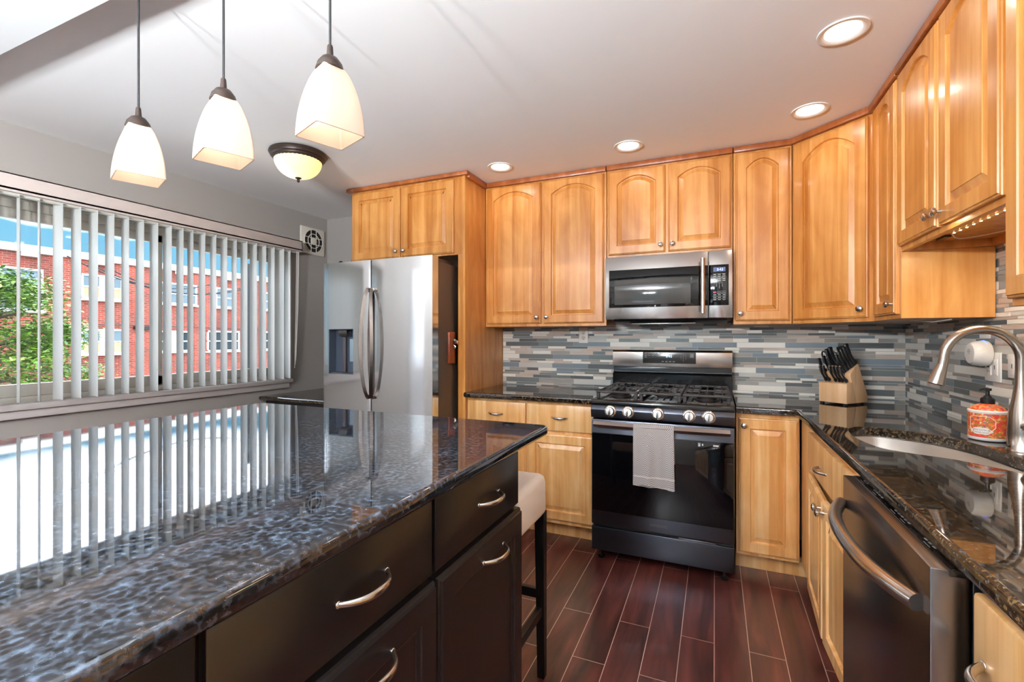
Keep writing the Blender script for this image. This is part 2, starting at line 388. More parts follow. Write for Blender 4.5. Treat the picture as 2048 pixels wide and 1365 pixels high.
def dup(o, parent=None):
    c = o.copy(); C.objects.link(c)
    if parent: c.parent = parent
    for ch in list(o.children): dup(ch, c)
    return c
def inset(poly, d):
    n = len(poly); r = []
    area = sum(poly[i][0]*poly[(i+1) % n][1]-poly[(i+1) % n][0]*poly[i][1] for i in range(n))
    sg = 1 if area > 0 else -1
    for i in range(n):
        p0, p1, p2 = Vector(poly[i-1]), Vector(poly[i]), Vector(poly[(i+1) % n])
        a = (p1-p0).normalized(); b = (p2-p1).normalized()
        na = Vector((-a.y, a.x))*sg; nb = Vector((-b.y, b.x))*sg
        k = 1+na.dot(nb); k = max(k, .25)
        q = p1+(na+nb)*(d/k); r.append((q.x, q.y))
    return r
def text(body, size, mt, name, parent, loc, rot=(PI/2, 0, 0), align='CENTER', ext=.0003, bend=0, space=1.0):
    cu = bpy.data.curves.new(name, 'FONT'); cu.body = body; cu.size = size; cu.align_x = align; cu.align_y = 'CENTER'; cu.extrude = ext; cu.space_character = space
    o = bpy.data.objects.new(name, cu); C.objects.link(o)
    dg = bpy.context.evaluated_depsgraph_get(); me = bpy.data.meshes.new_from_object(o.evaluated_get(dg))
    bpy.data.objects.remove(o); bpy.data.curves.remove(cu)
    if bend:
        for v in me.vertices:
            a = v.co.x/bend; z = v.co.z+bend
            v.co = (math.sin(a)*z, v.co.y, math.cos(a)*z-bend)
    me.materials.clear(); me.materials.append(mt)
    r = bpy.data.objects.new(name, me); C.objects.link(r); r.parent = parent; r.location = loc; r.rotation_euler = rot
    return r

# ------------------------------------------------------------------ room shell
XL, XR, YB, YF, ZC = -3.455, 1.035, 3.45, -3.3, CZ+1.152
struct(B().box(XL-.2, XR+.15, YF-.15, YB+.15, -.12, 0).build('floor', M['floor'], smooth=0))
struct(B().box(XL-.2, XR+.15, YF-.15, YB+.15, ZC, ZC+.15).build('ceiling', M['ceiling'], smooth=0))
struct(B().box(XL-.2, XR+.15, .750, .878, ZC-.05, ZC+.01, .004).build('trim_1', M['beam'], smooth=0))
wb = struct(B().box(XL-.2, XR+.15, YB, YB+.15, 0, ZC).build('wall_back', M['wall'], smooth=0))
wr = struct(B().box(XR, XR+.15, YF, YB, 0, ZC).build('wall_right', M['wall'], smooth=0))
b = B(); b.box(XL-.2, -2.9, YF-.15, YF, 0, ZC); b.box(-.3, XR+.15, YF-.15, YF, 0, ZC); b.box(-2.9, -.3, YF-.15, YF, 2.15, ZC); b.box(-2.9, -.3, YF-.15, YF, 0, .06)
struct(b.build('wall_front', M['wall'], smooth=0))
pdo = struct(bpy.data.objects.new('added_door_1', None)); C.objects.link(pdo)  # unseen patio door, added to bring daylight in from behind the camera
b = B()
for x_ in (-2.9, -1.63, -.36): b.box(x_, x_+.06, YF-.11, YF-.05, .06, 2.15, .004)
b.box(-2.9, -.3, YF-.11, YF-.05, .06, .14, .004); b.box(-2.9, -.3, YF-.11, YF-.05, 2.07, 2.15, .004)
b.build('added_door_frame', M['vinyl'], pdo)
B().box(-2.85, -.35, YF-.082, YF-.078, .10, 2.10).build('pane', M['glass'], pdo, smooth=0)
WY0, WY1, WZ0, WZ1 = 1.03, 3.035, CZ-.36, CZ+.79
b = B(); b.box(XL-.2, XL, YF, -.55, 0, ZC); b.box(XL-.2, XL, .22, WY0, 0, ZC); b.box(XL-.2, XL, -.55, .22, 0, WZ0); b.box(XL-.2, XL, -.55, .22, WZ1, ZC); b.box(XL-.2, XL, WY1, YB, 0, ZC); b.box(XL-.2, XL, WY0, WY1, 0, WZ0); b.box(XL-.2, XL, WY0, WY1, WZ1, ZC)
struct(b.build('wall_left', M['wall'], smooth=0))
w2 = struct(bpy.data.objects.new('window_2', None)); C.objects.link(w2)
b = B()
for (y0_, y1_, z0_, z1_) in ((-.55, .22, WZ0, WZ0+.05), (-.55, .22, WZ1-.05, WZ1), (-.55, -.50, WZ0, WZ1), (.17, .22, WZ0, WZ1), (-.55, .22, CZ+.20, CZ+.235)): b.box(XL-.13, XL-.06, y0_, y1_, z0_, z1_, .003)
b.build('window_frame', M['vinyl'], w2)
B().box(XL-.10, XL-.096, -.52, .19, WZ0+.03, WZ1-.03).build('pane', M['glass'], w2, smooth=0)
o = B().box(XL+.02, XL+.024, -.60, .27, .06, CZ+.85).build('sheer_curtain', M['sheer'], smooth=0); tag(o, 'plain white sheer panel hanging over the narrow window behind the camera', 'curtain')
# window: frame, mullion, sash rails, glass
wn = struct(bpy.data.objects.new('window_1', None)); C.objects.link(wn)
b = B()
fx0, fx1 = XL-.13, XL-.065
b.box(fx0, fx1, WY0, WY1, WZ0, WZ0+.035, .004); b.box(fx0, fx1, WY0, WY1, WZ1-.075, WZ1, .004)
b.box(fx0, fx1, WY0, WY0+.05, WZ0, WZ1, .004); b.box(fx0, fx1, WY1-.05, WY1, WZ0, WZ1, .004)
b.box(fx0-.02, fx1+.02, WY0, WY1, WZ1-.03, WZ1, .004)
b.build('window_frame', M['vinyl'], wn)
for (y0, y1, xo) in ((WY0+.05, 2.02, .0), (1.985, WY1-.05, -.03)):
    b = B(); xa, xb = fx0+.015+xo, fx1-.012+xo
    b.box(xa, xb, y0, y1, WZ0+.035, WZ0+.105, .006); b.box(xa, xb, y0, y1, WZ1-.13, WZ1-.075, .006)
    b.box(xa, xb, y0, y0+.04, WZ0+.035, WZ1-.075, .006); b.box(xa, xb, y1-.04, y1, WZ0+.035, WZ1-.075, .006)
    sa = b.build('window_sash', M['vinyl'], wn)
    B().box((xa+xb)/2-.002, (xa+xb)/2+.002, y0+.03, y1-.03, WZ0+.09, WZ1-.12).build('pane', M['glass'], sa, smooth=0)
b = B(); b.box(XL-.07, XL+.045, WY0-.04, WY1-.02, WZ0-.028, WZ0+.004, .006); b.box(XL-.001, XL+.028, WY0-.02, WY1-.045, WZ0-.075, WZ0-.028, .008)
b.build('window_sill', M['sill'], wn)
b = B(); b.box(XL-.075, XL-.001, WY0, WY0+.012, WZ0, WZ1); b.box(XL-.075, XL-.001, WY1-.012, WY1, WZ0, WZ1); b.box(XL-.075, XL-.001, WY0, WY1, WZ1-.012, WZ1)
b.build('window_jamb', M['sill'], wn)
# vertical blinds
vb = thing('vertical_blinds', 'white vertical blinds with open slats under a pale fabric valance, hanging over the window', 'blinds', (XL, 1.67, CZ+.76))
def loc_(o): return (o.location.x, o.location.y, o.location.z)
vx, vy, vz = loc_(vb)
b = B(); b.box(.0, .118, WY0-.08-vy, 3.05-vy, .012, .022); b.box(.106, .118, WY0-.08-vy, 3.05-vy, 0, .098, .003); b.box(0, .118, 3.038-vy, 3.05-vy, 0, .098, .002); b.box(0, .118, WY0-.08-vy, WY0-.068-vy, 0, .098, .002); b.box(0, .118, WY0-.08-vy, 3.05-vy, .086, .098, .003)
b.build('valance', M['valance'], vb)
B().box(.055, .095, WY0-.03-vy, 3.02-vy, -.012, .014, .003).build('headrail', M['vinyl'], vb)
ang = [-77, -73, -95, -95, -93, -93, -88, -90, -91, -93, -86, -81, -83, -81, -84, -77, -85, -86, -89, -86, -102, -78]
ys = [1.228+.0815*i-(.012 if i > 10 else 0) for i in range(22)]
for i in range(1, 3): ys.insert(0, 1.228-.0815*i); ang.insert(0, -76+(i*37 % 9-4))
zb, zt = CZ-.345, CZ+.755
def slat_mesh():
    b = B(); n = 8; hw = .0445; loops = []
    for z in (zb-vz, zt-vz):
        f = []; k = []
        for i in range(n+1):
            q = -1+2*i/n; f.append((.007*(1-q*q), hw*q, z)); k.append((.007*(1-q*q)-.0012, hw*q, z))
        loops.append(f+k[::-1])
    b.loft(loops); return b
sl0 = slat_mesh().build('slat', M['slat'], vb, smooth=60)
for i, (y, a) in enumerate(zip(ys, ang)):
    o = sl0 if i == 0 else sl0.copy()
    if i: C.objects.link(o); o.parent = vb
    o.location = (.075, y-vy, 0); o.rotation_euler = (0, 0, -math.radians(a))
b = B()
for k, dy in enumerate((0, .012, .022)):
    b.tube([(.10, 3.0+dy-vy, .0), (.085, 3.005+dy-vy, -.5), (.075, 3.0+dy*.6-vy, -1.02+.03*k)], .0022, 6)
b.build('pull_cord', M['white_plastic'], vb)

# ------------------------------------------------------------------ mosaic tiles on the walls
rows = [385-90, 385-62, 385-32, 385, 405, 437, 472, 500, 532, 577, 637, 667, 698, 744, 807, 835, 863, 927, 970, 997, 1023, 1065, 1132, 1160, 1190]
rz = [CZ-(600+y/6.825-677)*.00392+.002 for y in rows]
def tiles(b, x0, x1, zlo, zhi, seed, up=False):
    """strip mosaic in local x,z on y=0 facing -y"""
    rnd = random.Random(seed); zr = list(rz)
    while zr[0] < zhi: zr.insert(0, zr[0]+[.034, .0235, .0165, .0165][len(zr) % 4])
    b.mi = 0; b.box(x0, x1, .0, .006, zlo, zhi)
    for z1, z0 in zip(zr, zr[1:]):
        if z1 <= zlo+.004 or z0 >= zhi-.004: continue
        h = z1-z0; L = .28 if h > .03 else (.15 if h > .021 else .142); x = x0-rnd.random()*L; last = -1
        while x < x1:
            l = L*(1 if h > .03 else rnd.choice((1, 1, .62, 1.2)))
            w_ = [.32, .2, .17, .0, .14, .10, .07] if h > .03 else [.20, .17, .16, .18, .09, .12, .08]
            k = rnd.choices(range(7), w_)[0]
            if k == last: k = rnd.choices(range(7), w_)[0]
            last = k
            a, c_ = max(x+.0012, x0), min(x+l-.0012, x1); za, zc = max(z0+.0012, zlo), min(z1-.0012, zhi)
            if c_-a > .004 and zc-za > .003:
                b.mi = k+1; b.box(a, c_, -.003, .002, za, zc)
            x += l
b = B(); tiles(b, -1.573, XR-.001, .905, 1.43, 3)
b.build('tile_backsplash', [M['grout']]+TILE, wb, (0, YB-.006, 0), smooth=0)
b = B(); tiles(b, -(YB-.011), 1.2, .905, 1.70, 5)
b.build('tile_backsplash', [M['grout']]+TILE, wr, (XR-.006, 0, 0), (0, 0, -PI/2), smooth=0)

# ------------------------------------------------------------------ cabinet kit (local: x along the front, y into the wall, z up)
def door_bm(w_, h_, arch=0, fw=.056, th=.020, panel='raised'):
    """door centred on x, bottom at z=0, front at y=-th, back at y=0"""
    b = B(); ix = w_/2-fw; z0, z1 = fw, h_-fw
    if arch: z1 = h_-fw*.72-arch*0
    n = 14; inner = []
    for i in range(7): inner.append((-ix+2*ix*i/6, z0))
    for i in range(1, 6): inner.append((ix, z0+(z1-arch-z0)*i/6))
    for i in range(n+1):
        q = 1-2*i/n; inner.append((ix*q, z1-arch+arch*(1-q*q) if arch else z1))
    for i in range(5, 0, -1): inner.append((-ix, z0+(z1-arch-z0)*i/6))
    def outer(g):
        o = []; W2, Z0, Z1 = w_/2-g, g, h_-g
        for i in range(7): o.append((-W2+2*W2*i/6, Z0))
        for i in range(1, 6): o.append((W2, Z0+(Z1-Z0)*i/6))
        for i in range(n+1): o.append((W2*(1-2*i/n), Z1))
        for i in range(5, 0, -1): o.append((-W2, Z0+(Z1-Z0)*i/6))
        return o
    L = lambda pl, y: [(p[0], y, p[1]) for p in pl]
    loops = [L(outer(0), 0), L(outer(0), -th*.55), L(outer(.002), -th*.72), L(outer(.007), -th*.80), L(outer(.009), -th), L(inner, -th)]
    if panel == 'raised':
        loops += [L(inset(inner, .0025), -th+.004), L(inset(inner, .0045), -th+.012), L(inset(inner, .0095), -th+.0125), L(inset(inner, .034), -th+.0032), L(inset(inner, .0345), -th+.001)]
    else:
        loops += [L(inset(inner, .002), -th+.004), L(inset(inner, .010), -th+.007), L(inset(inner, .012), -th+.009)]
    b.loft(loops); return b
def knob_obj(parent, x, z, y=-.020):
    b = B(); prof = [(.0065, 0), (.0055, .006), (.0052, .012), (.0125, .017), (.0155, .021), (.0145, .027), (.009, .030), (.001, .031)]
    b.lathe(prof, 20, mx=Matrix.Rotation(PI/2, 3, 'X')); return b.build('knob', M['nickel'], parent, (x, y, z), smooth=50)
def pull_obj(parent, x, z, y=-.020, w_=.105, r=.0055, drop=.0, out=.03):
    b = B(); pts = []
    for i in range(17):
        q = -1+2*i/16; pts.append((q*w_/2, -out*(1-abs(q)**2.6)-.001, -drop*(1-q*q)))
    rr = [r*(.8+.35*(1-abs(-1+2*i/16))) for i in range(17)]
    b.tube(pts, rr, 10, sx=1, sy=1.3, up=(0, 0, 1))
    for sgn in (-1, 1): b.sphere((sgn*w_/2, -.001, 0), r*1.25, (1, .6, 1), 10)
    return b.build('handle', M['nickel'], parent, (x, y, z), smooth=60)
def door(parent, x0, x1, z0, z1, mt, arch=0, knob=None, fw=.056, panel='raised', y=0, name='door', th=.02):
    w_ = x1-x0; o = door_bm(w_, z1-z0, arch, fw, th, panel).build(name, mt, parent, ((x0+x1)/2, y, z0), smooth=12)
    if knob: knob_obj(o, (-w_/2+.026) if knob[0] == 'l' else (w_/2-.026), .045 if knob[1] == 'b' else (z1-z0-.04), -th)
    return o
def slab_front(parent, x0, x1, z0, z1, mt, y=0, th=.02, bev=.005, name='drawer'):
    w_ = x1-x0
    return B().box(-w_/2, w_/2, -th, 0, 0, z1-z0, bev).build(name, mt, parent, ((x0+x1)/2, y, z0), smooth=28)
def body(parent, x0, x1, z0, z1, depth, mt, name='body', trim=None, y=0):
    b = B(); b.box(x0, x1, y, depth, z0, z1, .0015, 1); o = b.build(name, mt, parent, smooth=0)
    return o
MP, MB_, TR = M['maple'], M['maple_base_lit'], M['maple_trim']
ZU = 1.364       # bottom of wall cabinets
ZT = ZC-.004
# --- back wall uppers. face plane y=3.13
FY = 3.13
def upper(label, x0, x1, zb_, doors, loc=None, rz_=0, depth=None, arch=.055, trimtop=True, frame=.018, ends=(0, 0)):
    t = thing('wall_cabinet', label, 'cabinet', (loc or (x0, FY, 0)), rz_)
    w_ = x1-x0; d = depth if depth else YB-FY-.002
    b = B(); b.box(0, w_, 0, d, zb_, ZT, .0015, 1); b.build('body', MP, t, smooth=0)
    b = B(); b.box(-ends[0], w_+ends[1], -.026, -.0, ZC-.036, ZC-.002, .005); b.build('crown_strip', TR, t)
    for (a, c_, kn) in doors:
        door(t, a, c_, zb_+.02, ZC-.046, MP, arch, kn)
    return t
upper('tall honey maple wall cabinet with two arched doors between fridge cabinet and microwave', -1.572, -.668, ZU, [(.014, .440, 'rb'), (.462, .888, 'lb')])
upper('short two-door honey maple wall cabinet directly above the microwave', -.664, .098, 1.812, [(.012, .372, 'rb'), (.392, .752, 'lb')], arch=.05)
upper('narrow single-door honey maple wall cabinet right of the microwave', .102, .408, ZU, [(.012, .294, 'lb')], arch=.05)
# diagonal corner cabinet
dx0, dy0, dx1, dy1 = .412, 3.125, .716, 2.842
dang = math.atan2(dy1-dy0, dx1-dx0); dw = math.hypot(dx1-dx0, dy1-dy0)
t = thing('corner_wall_cabinet', 'diagonal corner maple wall cabinet with one wide arched door', 'cabinet', (dx0, dy0, 0), dang)
b = B(); inv = Matrix.Rotation(-dang, 3, 'Z')
poly = [(dx0, dy0), (dx1, dy1), (XR-.012, dy1), (XR-.012, YB-.012), (dx0, YB-.012)]
pl = [tuple((inv @ Vector((p[0]-dx0, p[1]-dy0, 0)))[:2]) for p in poly]
b.prism(pl, ZU, ZT, 'z'); b.build('body', MP, t, smooth=0)
b = B(); b.box(.002, dw-.002, -.026, 0, ZC-.036, ZC-.002, .005); b.build('crown_strip', TR, t)
door(t, .012, dw-.012, ZU+.02, ZC-.046, MP, .075, 'rb')
# right wall uppers: local x -> -Y
RX = .722
def upper_r(label, y1, y0, zb_, doors, arch=.055, led=False):
    t = thing('wall_cabinet', label, 'cabinet', (RX, y1, 0), -PI/2); w_ = y1-y0; d = XR-.012-RX
    b = B()
    if led:   # open recessed underside
        b.box(0, w_, 0, d, zb_+.03, ZT, .001, 1); b.box(0, w_, 0, .02, zb_, zb_+.03); b.box(0, .018, .02, d, zb_, zb_+.03); b.box(w_-.018, w_, .02, d, zb_, zb_+.03); b.box(.018, w_-.018, d-.02, d, zb_, zb_+.03)
    else: b.box(0, w_, 0, d, zb_, ZT, .0015, 1)
    b.build('body', MP, t, smooth=0)
    b = B(); b.box(0, w_, -.026, 0, ZC-.036, ZC-.002, .005); b.build('crown_strip', TR, t)
    for (a, c_, kn) in doors: door(t, a, c_, zb_+.02, ZC-.046, MP, arch, kn)
    return t
upper_r('narrow maple wall cabinet with exposed side panel, right of the diagonal corner cabinet', 2.838, 2.468, ZU, [(.058, .352, 'rb')])
upper_r('short maple wall cabinet with two arched doors above the sink, lights underneath', 2.466, 1.668, CZ+.366, [(.012, .388, 'rb'), (.408, .786, 'lb')], led=True)
upper_r('maple wall cabinet at the right edge of the photo, nearest the camera', 1.664, 1.20, ZU, [(.008, .452, 'rb')])
# --- fridge surround cabinet
SY = 2.835
t = thing('fridge_cabinet', 'maple cabinet over the fridge with two square raised-panel doors and a full-height side panel', 'cabinet', (-2.585, SY, 0))
w_ = 2.585-1.577
b = B(); b.box(0, w_-.02, 0, YB-SY-.002, 1.862, ZT, .0015, 1); b.build('body', MP, t, smooth=0)
b = B(); b.box(w_-.02, w_, -.012, YB-SY-.002, .0, ZT, .0015, 1); b.build('side_panel', MP, t, smooth=0)
b = B(); b.box(w_-.062, w_-.02, -.002, .018, 0, 1.862, .001, 1); b.build('filler_strip', MP, t, smooth=0)
b = B(); b.box(-.03, w_+.026, -.034, 0, ZC-.03, ZC-.002, .006); b.box(w_, w_+.026, -.0, SY*0+FY-SY-.03, ZC-.042, ZC-.002, .006); b.build('crown_strip', TR, t)
door(t, .025, .462, 1.875, ZC-.045, MP, 0, 'rb'); door(t, .478, .915, 1.875, ZC-.045, MP, 0, 'lb')

# --- base cabinets, back wall (face y=2.84)
BY = 2.845; ZK = .10; ZB = .874
def base_box(t, w_, d, mt=MB_, z0=ZK, kick=.075, kx0=0, kx1=None):
    b = B(); b.box(0, w_, 0, d, z0, ZB, .0015, 1); b.build('body', mt, t, smooth=0)
    B().box(kx0, kx1 if kx1 is not None else w_, kick, kick+.018, 0, z0).build('toe_kick', mt, t, smooth=0)
t = thing('base_cabinet', 'maple base cabinet with two drawers over doors, between fridge panel and range', 'cabinet', (-1.572, BY, 0))
w_ = 1.572-.668
base_box(t, w_, YB-BY-.002)
for k, (a, c_) in enumerate(((.012, .440), (.452, .893))):
    d_ = slab_front(t, a, c_, .692, .858, MB_, bev=.006)
    pull_obj(d_, 0, .085, w_=.098)
    door(t, a, c_, .125, .668, MB_, 0, None)
t = thing('base_cabinet', 'narrow maple base cabinet with one door right of the range', 'cabinet', (.106, BY, 0))
base_box(t, .30, YB-BY-.002, kx1=.36)
door(t, .012, .292, .118, .848, MB_, 0, 'lt')
# --- right wall base run: face x=.415
BX = .415; DPT = XR-.002-BX
t = thing('sink_base_cabinet', 'maple sink base cabinet with one drawer front and two slightly open doors', 'cabinet', (BX, BY-.004, 0), -PI/2)
w_ = BY-.004-1.675
b = B(); b.box(0, w_, 0, .018, ZK, ZB, .001, 1); b.box(0, .018, .018, DPT, ZK, ZB); b.box(w_-.018, w_, .018, DPT, ZK, ZB); b.box(.018, w_-.018, .018, DPT, ZK, ZK+.018); b.box(.018, w_-.018, DPT-.012, DPT, ZK, ZB)
b.build('body', MB_, t, smooth=0)
B().box(0.075, w_, .075, .093, 0, ZK).build('toe_kick', MB_, t, smooth=0)
d_ = slab_front(t, .31, w_-.006, .682, .846, MB_, y=-.0, bev=.004, name='drawer')
pull_obj(d_, -.10, .068, w_=.115)
xm = (.31+w_-.006)/2
d1 = door(t, .31, xm-.004, .118, .662, MB_, 0, 'rt'); d2 = door(t, xm+.004, w_-.006, .118, .662, MB_, 0, 'lt')
for d_, sgn, hx in ((d1, 1, .31), (d2, -1, w_-.006)):
    # hinge a little open and leaning out at the top
    a = math.radians(2.5)*sgn
    wd = xm-.004-.31
    d_.rotation_euler = (0, 0, -a); d_.location = (hx+sgn*wd/2*math.cos(a), -wd/2*math.sin(abs(a))-.004, .118)
b = B(); b.box(.31+.03, w_-.03, -.001, .0005, .655, .684); b.build('shadow_gap', M['dark_hole'], t, smooth=0)  # dark strip painting the shade between drawer front and ajar doors
t = thing('base_cabinet', 'maple base cabinet with drawers at the lower right, nearest the camera', 'cabinet', (BX, 1.035, 0), -PI/2)
base_box(t, 1.6, DPT)
for a, c_ in ((.008, .51), (.525, 1.03), (1.045, 1.58)):
    d_ = slab_front(t, a, c_, .60, .858, MB_, bev=.008); pull_obj(d_, -.14 if a < .1 else 0, .155, w_=.14, r=.007, out=.036)
    door(t, a, c_, .118, .585, MB_, 0, None)

# ------------------------------------------------------------------ stone slabs
def slab(name, outer, z0, z1, mt, hole=None, r=.010, parent=None):
    b = B(); bm = b.bm
    prof = [(r, z1)]+[(r*(1-math.sin(a)), z1-r*(1-math.cos(a))) for a in (PI/8, PI/4, 3*PI/8, PI/2)]
    prof += [(r*(1-math.sin(a)), z0+r*(1-math.cos(a))) for a in (PI/2, PI/4, 0.0)]
    rings = []
    for d, z in prof:
        rings.append([bm.verts.new((p[0], p[1], z)) for p in inset(outer, d)])
    n = len(outer)
    for a, c_ in zip(rings, rings[1:]):
        for i in range(n): bm.faces.new((a[i], a[(i+1) % n], c_[(i+1) % n], c_[i]))
    hr = None
    if hole:
        hp = [(.002, z1), (0, z1-.002), (0, z0)]
        hr = [[bm.verts.new((p[0], p[1], z)) for p in inset(hole, -d)] for d, z in hp]; m_ = len(hole)
        for a, c_ in zip(hr, hr[1:]):
            for i in range(m_): bm.faces.new((a[i], a[(i+1) % m_], c_[(i+1) % m_], c_[i]))
    for k in (0, -1):
        es = [bm.edges.get((rings[k][i], rings[k][(i+1) % n])) for i in range(n)]
        if hole: es += [bm.edges.get((hr[k][i], hr[k][(i+1) % m_])) for i in range(m_)]
        r_ = bmesh.ops.triangle_fill(bm, use_beauty=True, use_dissolve=False, edges=es)
        for q in r_['geom']:
            if isinstance(q, bmesh.types.BMFace): q[b.fl] = 1
    return b.build(name, mt, parent, smooth=30)
def arc(cx, cy, r, a0, a1, n=6): return [(cx+r*math.cos(math.radians(a0+(a1-a0)*i/n)), cy+r*math.sin(math.radians(a0+(a1-a0)*i/n))) for i in range(n+1)]
ZS0, ZS1 = .876, .912
EY, EX = 2.795, .385
o = slab('countertop', [(-1.574, EY), (-.669, EY), (-.669, YB-.013), (-1.574, YB-.013)], ZS0, ZS1, M['granite'])
tag(o, 'dark granite countertop between fridge panel and range', 'countertop')
def smooth_loop(pts, n=4):
    r = []; m_ = len(pts)
    for i in range(m_):
        p0, p1, p2, p3 = (Vector(pts[(i+k) % m_]) for k in (-1, 0, 1, 2))
        for k in range(n):
            q = k/n; v = .5*((2*p1)+(-p0+p2)*q+(2*p0-5*p1+4*p2-p3)*q*q+(-p0+3*p1-3*p2+p3)*q**3); r.append((v.x, v.y))
    return r
hole = smooth_loop([(.482, 2.06), (.484, 2.20), (.512, 2.32), (.59, 2.372), (.68, 2.34), (.77, 2.27), (.83, 2.15), (.852, 2.03), (.862, 1.90), (.86, 1.78), (.835, 1.71), (.785, 1.705), (.735, 1.765), (.67, 1.835), (.59, 1.875), (.515, 1.93)])
o = slab('countertop', [(.104, YB-.013), (.104, EY), (EX-.035, EY), (EX-.012, EY-.012), (EX, EY-.035), (EX, -.58), (XR-.013, -.58), (XR-.013, YB-.013)], ZS0, ZS1, M['granite'], hole)
tag(o, 'L-shaped dark granite countertop with the sink cut into it, right of the range', 'countertop')
# sink bowl
t = thing('kitchen_sink', 'stainless steel undermount sink set in the dark granite counter', 'sink', (.68, 2.02, ZS0))
b = B(); L0 = [(x_-.68, y_-2.02) for x_, y_ in hole]
lp = []
for d, z in ((-.012, -.001), (-.012, -.003), (.0, -.004), (.004, -.10), (.016, -.150), (.05, -.165)):
    lp.append([(p[0], p[1], z) for p in inset(L0, d)])
b.loft(lp, cap0=False, cap1=True); b.build('bowl', M['sinksteel'], t, norm=False, smooth=60)
B().lathe([(.001, .004), (.035, .004), (.042, .002), (.043, 0)], 20).build('drain', M['chrome_dim'], t, (.0, .06, -.166))

# ------------------------------------------------------------------ refrigerator
FX0, FX1, FYF = -2.582, -1.662, 2.54
t = thing('refrigerator', 'stainless steel side-by-side fridge with ice and water dispenser and curved handles', 'refrigerator', (FX0, FYF, 0))
fw_ = FX1-FX0; xs = .428; zh = CZ+.535
b = B(); b.box(.012, fw_-.004, .085, .84, .05, zh-.03, .003); b.box(.02, fw_-.012, .13, .80, 0, .06); b.build('body', M['steel_side'], t, smooth=0)
b = B(); b.box(.03, fw_-.03, .09, .30, zh-.03, zh+.0, .004); b.build('hinge_cover', M['steel_side'], t)
dz0, dz1, dx0_, dx1_ = CZ-.252, CZ+.065, .052, .276   # dispenser opening
def fdoor(x0, x1, holex=None):
    """door with gently bowed front"""
    n = 12; b = B()
    def fy(x_): q = (x_-x0)/(x1-x0); return .012*(2*q-1)**2*0+.006*(abs(2*q-1)**6)
    if holex is None:
        ring = [(x0+(x1-x0)*i/n, fy(x0+(x1-x0)*i/n)) for i in range(n+1)]+[(x1, .075), (x0, .075)]
        b.loft([[(p[0], p[1], z) for p in ring] for z in (.06, zh)])
    else:
        hx0, hx1, hz0, hz1 = holex
        def seg(a, c_, z0, z1, k=6):
            ring = [(a+(c_-a)*i/k, fy(a+(c_-a)*i/k)) for i in range(k+1)]+[(c_, .075), (a, .075)]
            b.loft([[(p[0], p[1], z) for p in ring] for z in (z0, z1)])
        seg(x0, x1, .06, hz0, 12); seg(x0, x1, hz1, zh, 12); seg(x0, hx0, hz0, hz1); seg(hx1, x1, hz0, hz1)
    return b
ld = fdoor(0, xs-.005, (dx0_, dx1_, dz0, dz1)).build('door', M['steel'], t)
rd = fdoor(xs+.005, fw_).build('door', M['steel'], t)
b = B(); b.box(.004, fw_-.004, .0755, .084, .065, zh-.006); b.box(xs-.0045, xs+.0045, .012, .08, .065, zh-.004); b.build('door_gasket', M['dark_hole'], t, smooth=0)
# dispenser niche
mdk = mat('dispenser_grey', (66, 74, 88), .3)
b = B(); b.box(dx0_, dx1_, .070, .0745, dz0, dz1); b.box(dx0_, dx0_+.003, .004, .07, dz0, dz1); b.box(dx1_-.003, dx1_, .004, .07, dz0, dz1); b.box(dx0_, dx1_, .004, .07, dz0, dz0+.004); b.box(dx0_, dx1_, .004, .07, dz1-.004, dz1)
b.build('dispenser', mdk, ld, smooth=0)
b = B(); b.prism([(.008, dz1-.008), (.06, dz1-.008), (.06, dz1-.055), (.02, dz1-.05)], dx0_+.075, dx0_+.155, 'x', .006); b.build('dispenser_chute', M['chrome_dim'], ld)
b = B(); b.box(dx0_+.085, dx0_+.112, .045, .058, dz0+.01, dz1-.055, .004); b.build('dispenser_lever', mat('lever_brown', (80, 70, 72), .3), ld)
b = B(); b.box(dx0_+.135, dx1_-.006, .062, .070, dz0+.085, dz1-.07, .002); b.build('dispenser_pad', mat('pad_blue_grey', (140, 156, 168), .25), ld)
b = B(); b.box(dx0_+.01, dx1_-.01, .008, .065, dz0+.004, dz0+.010); b.build('drip_tray', M['chrome_dim'], ld, smooth=0)
for par, sg, xc in ((ld, -1, xs-.016), (rd, 1, xs+.020)):
    b = B(); pts = []; n = 20
    for i in range(n+1):
        q = -1+2*i/n; k = 1-q*q
        pts.append((xc+sg*(.004+.03*k)-sg*.004, -.018-.034*k**.6 if abs(q) < 1 else -.016, CZ-.035+.365*q))
    b.tube(pts, .0125, 4, sx=1.25, sy=1.15, up=(0, -1, 0))
    for q in (-1, 1): b.box(xc-.008, xc+.008, -.02, .006, CZ-.035+.365*q-.014, CZ-.035+.365*q+.014, .003)
    b.build('handle', mat('handle_steel', (150, 140, 134), .25, metal=1), par, smooth=30)
text('SAMSUNG', .016, M['logo'], 'logo_lettering', rd, (.84, .0045, CZ+.482), space=1.15)

# bottle opener on the fridge side
t = thing('bottle_opener', 'reddish wooden bottle opener with steel hook stuck on the fridge side', 'bottle opener', (FX1-.004, 2.785, CZ-.06))
B().box(.0, .016, -.05, .03, -.112, .102, .003).build('board', M['cherry'], t)
b = B(); b.prism([(-.012, .055), (.028, .040), (.034, .012), (-.006, .028)], .017, .040, 'x', .002); b.tube([(.017, .010, .012), (.03, .01, .002), (.022, .01, -.012)], .006, 8); b.build('opener_hook', M['nickel'], t)

# ------------------------------------------------------------------ range
t = thing('gas_range', 'black stainless gas range with five knobs and a towel on its oven handle', 'stove', (-.283, 2.70, 0))
hw = .376
b = B(); b.box(-hw, hw, .03, .70, .055, .895, .003); b.build('body', mat('range_side', (22, 22, 24), .3, metal=.3), t, smooth=0)
